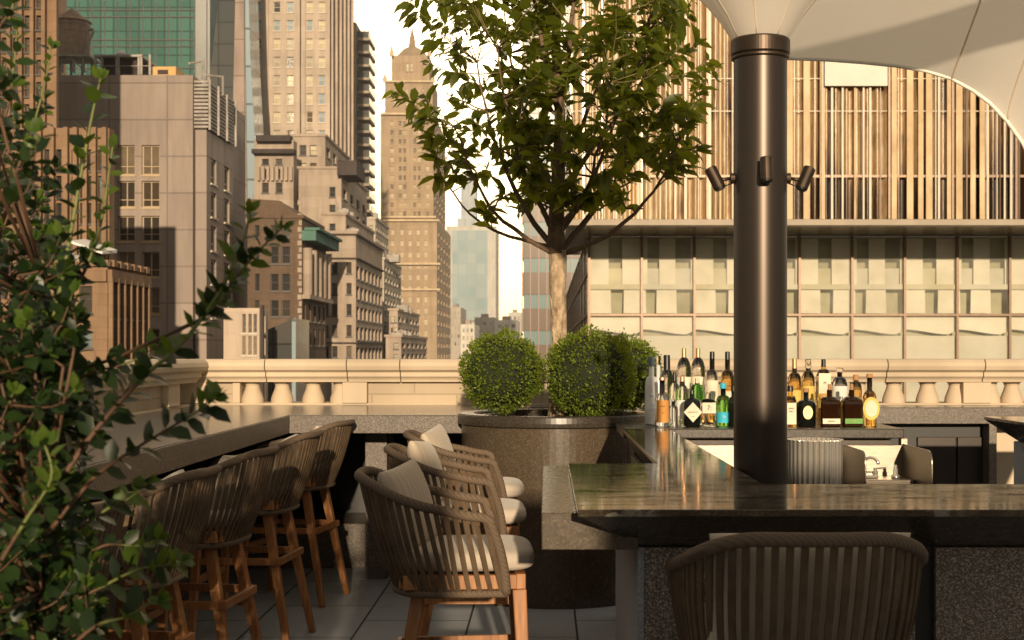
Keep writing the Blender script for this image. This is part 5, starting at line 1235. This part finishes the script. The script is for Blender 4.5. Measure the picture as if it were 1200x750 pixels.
# P right glass building ----------------------------------------------------
t = thing('fluted_glass_building', 'wide building opposite with fluted amber glass above a cream glazed podium', 'building', (X_(690, 41.3), 41.3, -60))
YU, YG = 38.0, 41.3; XU0, XU1 = X_(668, YU), 24.0; ZS = Z_(262, YU)
m = MB(); nseg = 900; zt = 12.6
xs = np.linspace(XU0, XU1, nseg)
ph = np.cumsum(rng.uniform(.6, 1.5, nseg)*.55)
yv = YU+.10*np.sin(ph)
vs = []; 
for x, yq in zip(xs, yv): vs += [(x, yq, ZS+.12), (x, yq, zt)]
m.add(vs, [(2*i, 2*i+2, 2*i+3, 2*i+1) for i in range(nseg-1)])
m.build('fluted_glass', M['fluted'], t, smooth=True)
m = MB(); m.box(XU0, XU1, YU+.14, YU+14, ZS+.12, zt); m.build('upper_volume', M['soffit'], t)
m = MB(); m.box(XU0-.12, XU1, YU-.2, YU+.3, ZS-.06, ZS+.1); m.build('cornice_edge', M['podium_metal'], t)
m = MB(); m.box(XU0-.1, XU1, YU+.31, YG+6, ZS-.04, ZS+.06); m.build('soffit', M['soffit'], t)
# fins
px = 668.; fm_l = []
rr_ = random.Random(5); k = 0
while px < 1210:
    w = rr_.choice([1, 1.2, 2, 2.5, 6, 7.5]) if px > 900 else rr_.choice([1, 1.2, 2, 3]); m = MB(); x = X_(px, YU); dx = w/F*YU
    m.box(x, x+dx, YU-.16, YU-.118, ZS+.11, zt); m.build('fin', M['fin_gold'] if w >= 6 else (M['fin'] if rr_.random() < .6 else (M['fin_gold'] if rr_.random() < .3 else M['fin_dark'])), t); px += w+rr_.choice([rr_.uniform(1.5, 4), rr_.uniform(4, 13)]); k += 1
m = MB()
for px in (750, 828, 962, 1040, 1114, 1188): x = X_(px, YU); m.box(x-.03, x+.03, YU-.22, YU-.165, ZS+.11, zt)
m.build_each('panel_joint', M['mullion'], t)
m = MB(); 
for py, h, in ((131, .022), (93, .022)): m.box(XU0, XU1, YU-.112, YU-.10, Z_(py, YU)-h/2, Z_(py, YU)+h/2)
m.build_each('floor_line', M['fin'], t)
m = MB(); m.box(XU0, XU1, YU-.114, YU-.102, Z_(207, YU)-.035, Z_(207, YU)+.035); m.build('floor_line', M['mullion'], t)
m = MB(); m.box(X_(964, YU), X_(1037, YU), YU-.30, YU-.25, Z_(103, YU), Z_(70, YU)); m.build('drawn_blind', M['blind'], t)
# podium
XP0 = X_(691, YG); sp = X_(62, YG)-X_(0, YG); zt_ = ZS-.06
def zz(py): return Z_(py, YG)
m = MB(); m.box(XP0+.03, XU1, YG+.5, YG+.7, -60, zt_); m.build('podium_wall', M['reflect_dark'], t)
m = MB(); m.quad((XP0, YG+50, -60), (XP0, YG+.05, -60), (XP0, YG+.05, zt_), (XP0, YG+50, zt_)); m.build('side_wall', M['side_panel'], t)
m = MB()
for py in (275, 318, 368, 410): m.box(XP0-.05, XP0-.005, YG, YG+50, zz(py)-.03, zz(py)+.03)
for yk in range(0, 50, 4): m.box(XP0-.06, XP0-.006, YG+yk, YG+yk+.08, -20, zt_)
m.build('side_mullions', M['mullion'], t)
def px2(p): return X_(p, YG)
nb = 0
for k in range(0, 13):
    p0 = 690.5+61.6*k; x0, x1 = px2(p0), px2(p0+61.6)
    m = MB(); m.quad((x0+.03, YG+.05, zz(368)), (x1-.03, YG+.05, zz(368)), (x1-.03, YG+.05, zt_), (x0+.03, YG+.05, zt_)); m.build('upper_pane', M['podium_glass'], t)
    m = MB(); m.quad((x0+.03, YG+.05, -3), (x1-.03, YG+.05, -3), (x1-.03, YG+.05, zz(370)), (x0+.03, YG+.05, zz(370))); m.build('lower_pane', M['podium_glass'], t)
    # blinds hanging behind the glass; olive gaps stand in for reflections
    m = MB(); yb = YG+.16
    if k % 2 == 0: segs = [(0, 23), (39, 61.6)]; lo = [(0, 25.5), (41, 61.6)]
    else: segs = [(0, 7), (21, 40), (58, 61.6)]; lo = [(1, 5), (18, 41)]
    for a, c in segs: m.box(px2(p0+a), px2(p0+c), yb, yb+.03, zz(335), zz(279))
    for a, c in lo:
        m.hexa([(px2(p0+a-.5), yb, zz(367)), (px2(p0+c+.5), yb, zz(367)), (px2(p0+c+.5), yb+.03, zz(367)), (px2(p0+a-.5), yb+.03, zz(367))], [(px2(p0+a), yb, zz(337)), (px2(p0+c), yb, zz(337)), (px2(p0+c), yb+.03, zz(337)), (px2(p0+a), yb+.03, zz(337))])
    m.build('blind', M['blind'], t)
    m = MB(); m.box(x0, x1, yb-.1, yb-.04, zz(339), zz(333)); 
    for a, c in ((23, 39),) if k % 2 == 0 else ((7, 21), (40, 58)): m.box(px2(p0+a), px2(p0+c), yb+.1, yb+.12, zz(333), zz(314))
    m.build('spandrel_rail', M['blind_low'] if k % 2 else M['reflect_mid'], t)
    # sagging curtain in the lower row + frosted lower panel
    m = MB(); K = 14; vs = []
    for i in range(K+1):
        s = i/K; pxx = p0+61.6*s; yl = 386+6*math.sin(s*math.pi*.55)**2 - (4 if s > .85 else 0)*((s-.85)/.15)
        vs += [(px2(pxx), yb, zz(370)), (px2(pxx), yb, zz(yl))]
    m.add(vs, [(2*i, 2*i+1, 2*i+3, 2*i+2) for i in range(K)]); m.build('swag_blind', M['blind'], t)
    m = MB(); m.box(x0, x1, yb-.05, yb, -3, zz(393.5)); m.build('frosted_panel', M['blind_low'], t)
m = MB()
for k in range(14): x = px2(690.5+61.6*k); m.box(x-.035, x+.035, YG-.06, YG+.06, -5, zt_)
m.build_each('mullion', M['mullion'], t)
m = MB(); m.box(XP0, XU1, YG-.05, YG+.055, zz(370.3), zz(367.8)); m.build('transom', M['mullion'], t)
flush_extra()
rc = random.Random(3)
for nm in ('brick_block', 'limestone_corner_block', 'setback_block', 'dark_corniced_turret', 'gothic_building', 'stone_annex', 'pale_block', 'pale_block.001', 'pale_block.002', 'pale_block.003'):
    ob = bpy.data.objects.get(nm)
    if not ob: continue
    wl = [c for c in ob.children if c.name.startswith('wall')][0]
    tops = {}
    for p in wl.data.polygons:
        vs_ = [wl.data.vertices[i].co for i in p.vertices]
        if max(v.z for v in vs_)-min(v.z for v in vs_) < .01 and len(vs_) == 4 and (vs_[0]-vs_[2]).length > 5: tops[round(vs_[0].z, 2)] = vs_
    for z, vs_ in tops.items():
        xa, xb = min(v.x for v in vs_), max(v.x for v in vs_); ya, yb_ = min(v.y for v in vs_), max(v.y for v in vs_)
        for k in range(3):
            w_ = rc.uniform(.5, 1.3); x = rc.uniform(xa+.3, max(xa+.4, xb-w_-.3)); y = rc.uniform(ya+.4, ya+(yb_-ya)*.5)
            m = MB(); h_ = rc.uniform(.35, .9); m.box(x, x+w_, y, y+w_, z+.002, z+h_); m.lathe([(w_*.3, h_+.002), (w_*.3, h_+.12)], (x+w_/2, y+w_/2, z), 12)
            m.tube([(x-.15, y, z+.01), (x-.15, y, z+h_*1.9)], .03, 6); m.build('roof_unit', M['roof_gear'], ob)
        m = MB(); m.box(xa-.12, xb+.12, ya-.12, ya+.2, z+.003, z+.22); m.box(xb-.1, xb+.12, ya+.201, yb_, z+.003, z+.22); m.build('parapet', wl.data.materials[0], ob)
g = MB(); g.box(-420, 200, 57, 900, -58, 170)
hz = struct('haze', g, None) if False else g.build('haze', bpy.data.materials.new('haze')); hz['kind'] = 'structure'
hm = hz.data.materials[0]; hm.use_nodes = True; hn = hm.node_tree
for n_ in list(hn.nodes): hn.nodes.remove(n_)
ho = hn.nodes.new('ShaderNodeOutputMaterial'); hv = hn.nodes.new('ShaderNodeVolumeScatter'); hv.inputs['Density'].default_value = .0009; hv.inputs['Color'].default_value = (1, .97, .94, 1); hv.inputs['Anisotropy'].default_value = .35
hn.links.new(hv.outputs[0], ho.inputs['Volume'])
#@@BACK
# ------------------------------------------------------------------ unseen wall added behind the camera to block and shape the sun
t = thing('added_shade_wall', 'added limestone wall behind the viewpoint, notched to shape the sunlight', 'wall', (0, -3, 0))
m = MB(); m.prism_xz([(-3, 0), (9, 0), (9, 2.75), (.74, 2.75), (.74, 1.7), (.36, 1.7), (.36, 2.75), (-.15, 2.75), (-.15, 1.75), (-3, 1.75)], -3.4, -3.1); m.build('wall', M['lime2'], t)
#@@LIGHT
# ------------------------------------------------------------------ light
el = R(11)
azs = R(-5); d = Vector((math.sin(azs)*math.cos(el), math.cos(azs)*math.cos(el), -math.sin(el)))   # travel direction
sun = bpy.data.lights.new('sun', 'SUN'); sun.energy = 5.0; sun.angle = R(.7); sun.color = (1, .79, .54)
so = bpy.data.objects.new('sun', sun); col.objects.link(so); so.rotation_euler = d.to_track_quat('-Z', 'Y').to_euler()
w = bpy.data.worlds.new('World'); scene.world = w; w.use_nodes = True; nt = w.node_tree
for n in list(nt.nodes): nt.nodes.remove(n)
out = nt.nodes.new('ShaderNodeOutputWorld'); bg = nt.nodes.new('ShaderNodeBackground')
sky = nt.nodes.new('ShaderNodeTexSky'); sky.sky_type = 'NISHITA'; sky.sun_disc = False; sky.sun_elevation = R(14); sky.sun_rotation = R(0)
sky.air_density = 1.2; sky.dust_density = 3.0; sky.ozone_density = 1.0
tc = nt.nodes.new('ShaderNodeTexCoord')
sd = Vector(((655-640)/1600, 1, (412-20)/1600)).normalized()
dp = N(nt, 'ShaderNodeVectorMath', operation='DOT_PRODUCT'); nv_ = N(nt, 'ShaderNodeVectorMath', operation='NORMALIZE'); L(nt, tc.outputs['Generated'], nv_.inputs[0]); L(nt, nv_.outputs[0], dp.inputs[0]); dp.inputs[1].default_value = sd
c = math_(nt, 'MAXIMUM', dp.outputs['Value'], 0)
g1 = math_(nt, 'ADD', math_(nt, 'MULTIPLY', math_(nt, 'POWER', c, 6), 1.45), .29)
g2 = math_(nt, 'MULTIPLY', math_(nt, 'POWER', c, 260), 2.5)
g3 = math_(nt, 'MULTIPLY', math_(nt, 'POWER', c, 9000), 80)
gl = math_(nt, 'ADD', math_(nt, 'ADD', g1, g2), g3)
bg.inputs['Strength'].default_value = .05
L(nt, sky.outputs[0], bg.inputs['Color'])
bg2 = nt.nodes.new('ShaderNodeBackground'); bg2.inputs['Color'].default_value = (1, .82, .58, 1); L(nt, gl, bg2.inputs['Strength'])
ad = nt.nodes.new('ShaderNodeAddShader'); L(nt, bg.outputs[0], ad.inputs[0]); L(nt, bg2.outputs[0], ad.inputs[1]); L(nt, ad.outputs[0], out.inputs[0])
# ------------------------------------------------------------------ camera
cam = bpy.data.cameras.new('camera'); co = bpy.data.objects.new('camera', cam); col.objects.link(co)
co.location = (0, 0, EYE); co.rotation_euler = (R(90), 0, 0)
cam.sensor_width = 36; cam.lens = 36*F/1200; cam.shift_x = -(CX-600)/1200; cam.shift_y = (CY-375)/1200
cam.clip_start = .05; cam.clip_end = 6000
cam.dof.use_dof = True; cam.dof.focus_distance = 5.5; cam.dof.aperture_fstop = 9.0
scene.camera = co
scene.view_settings.view_transform = 'Standard'; scene.view_settings.look = 'None'; scene.view_settings.exposure = 0; scene.view_settings.gamma = 1
scene.render.resolution_x = 1024; scene.render.resolution_y = 640
for o in bpy.data.objects:
    if '_w' in o: del o['_w']
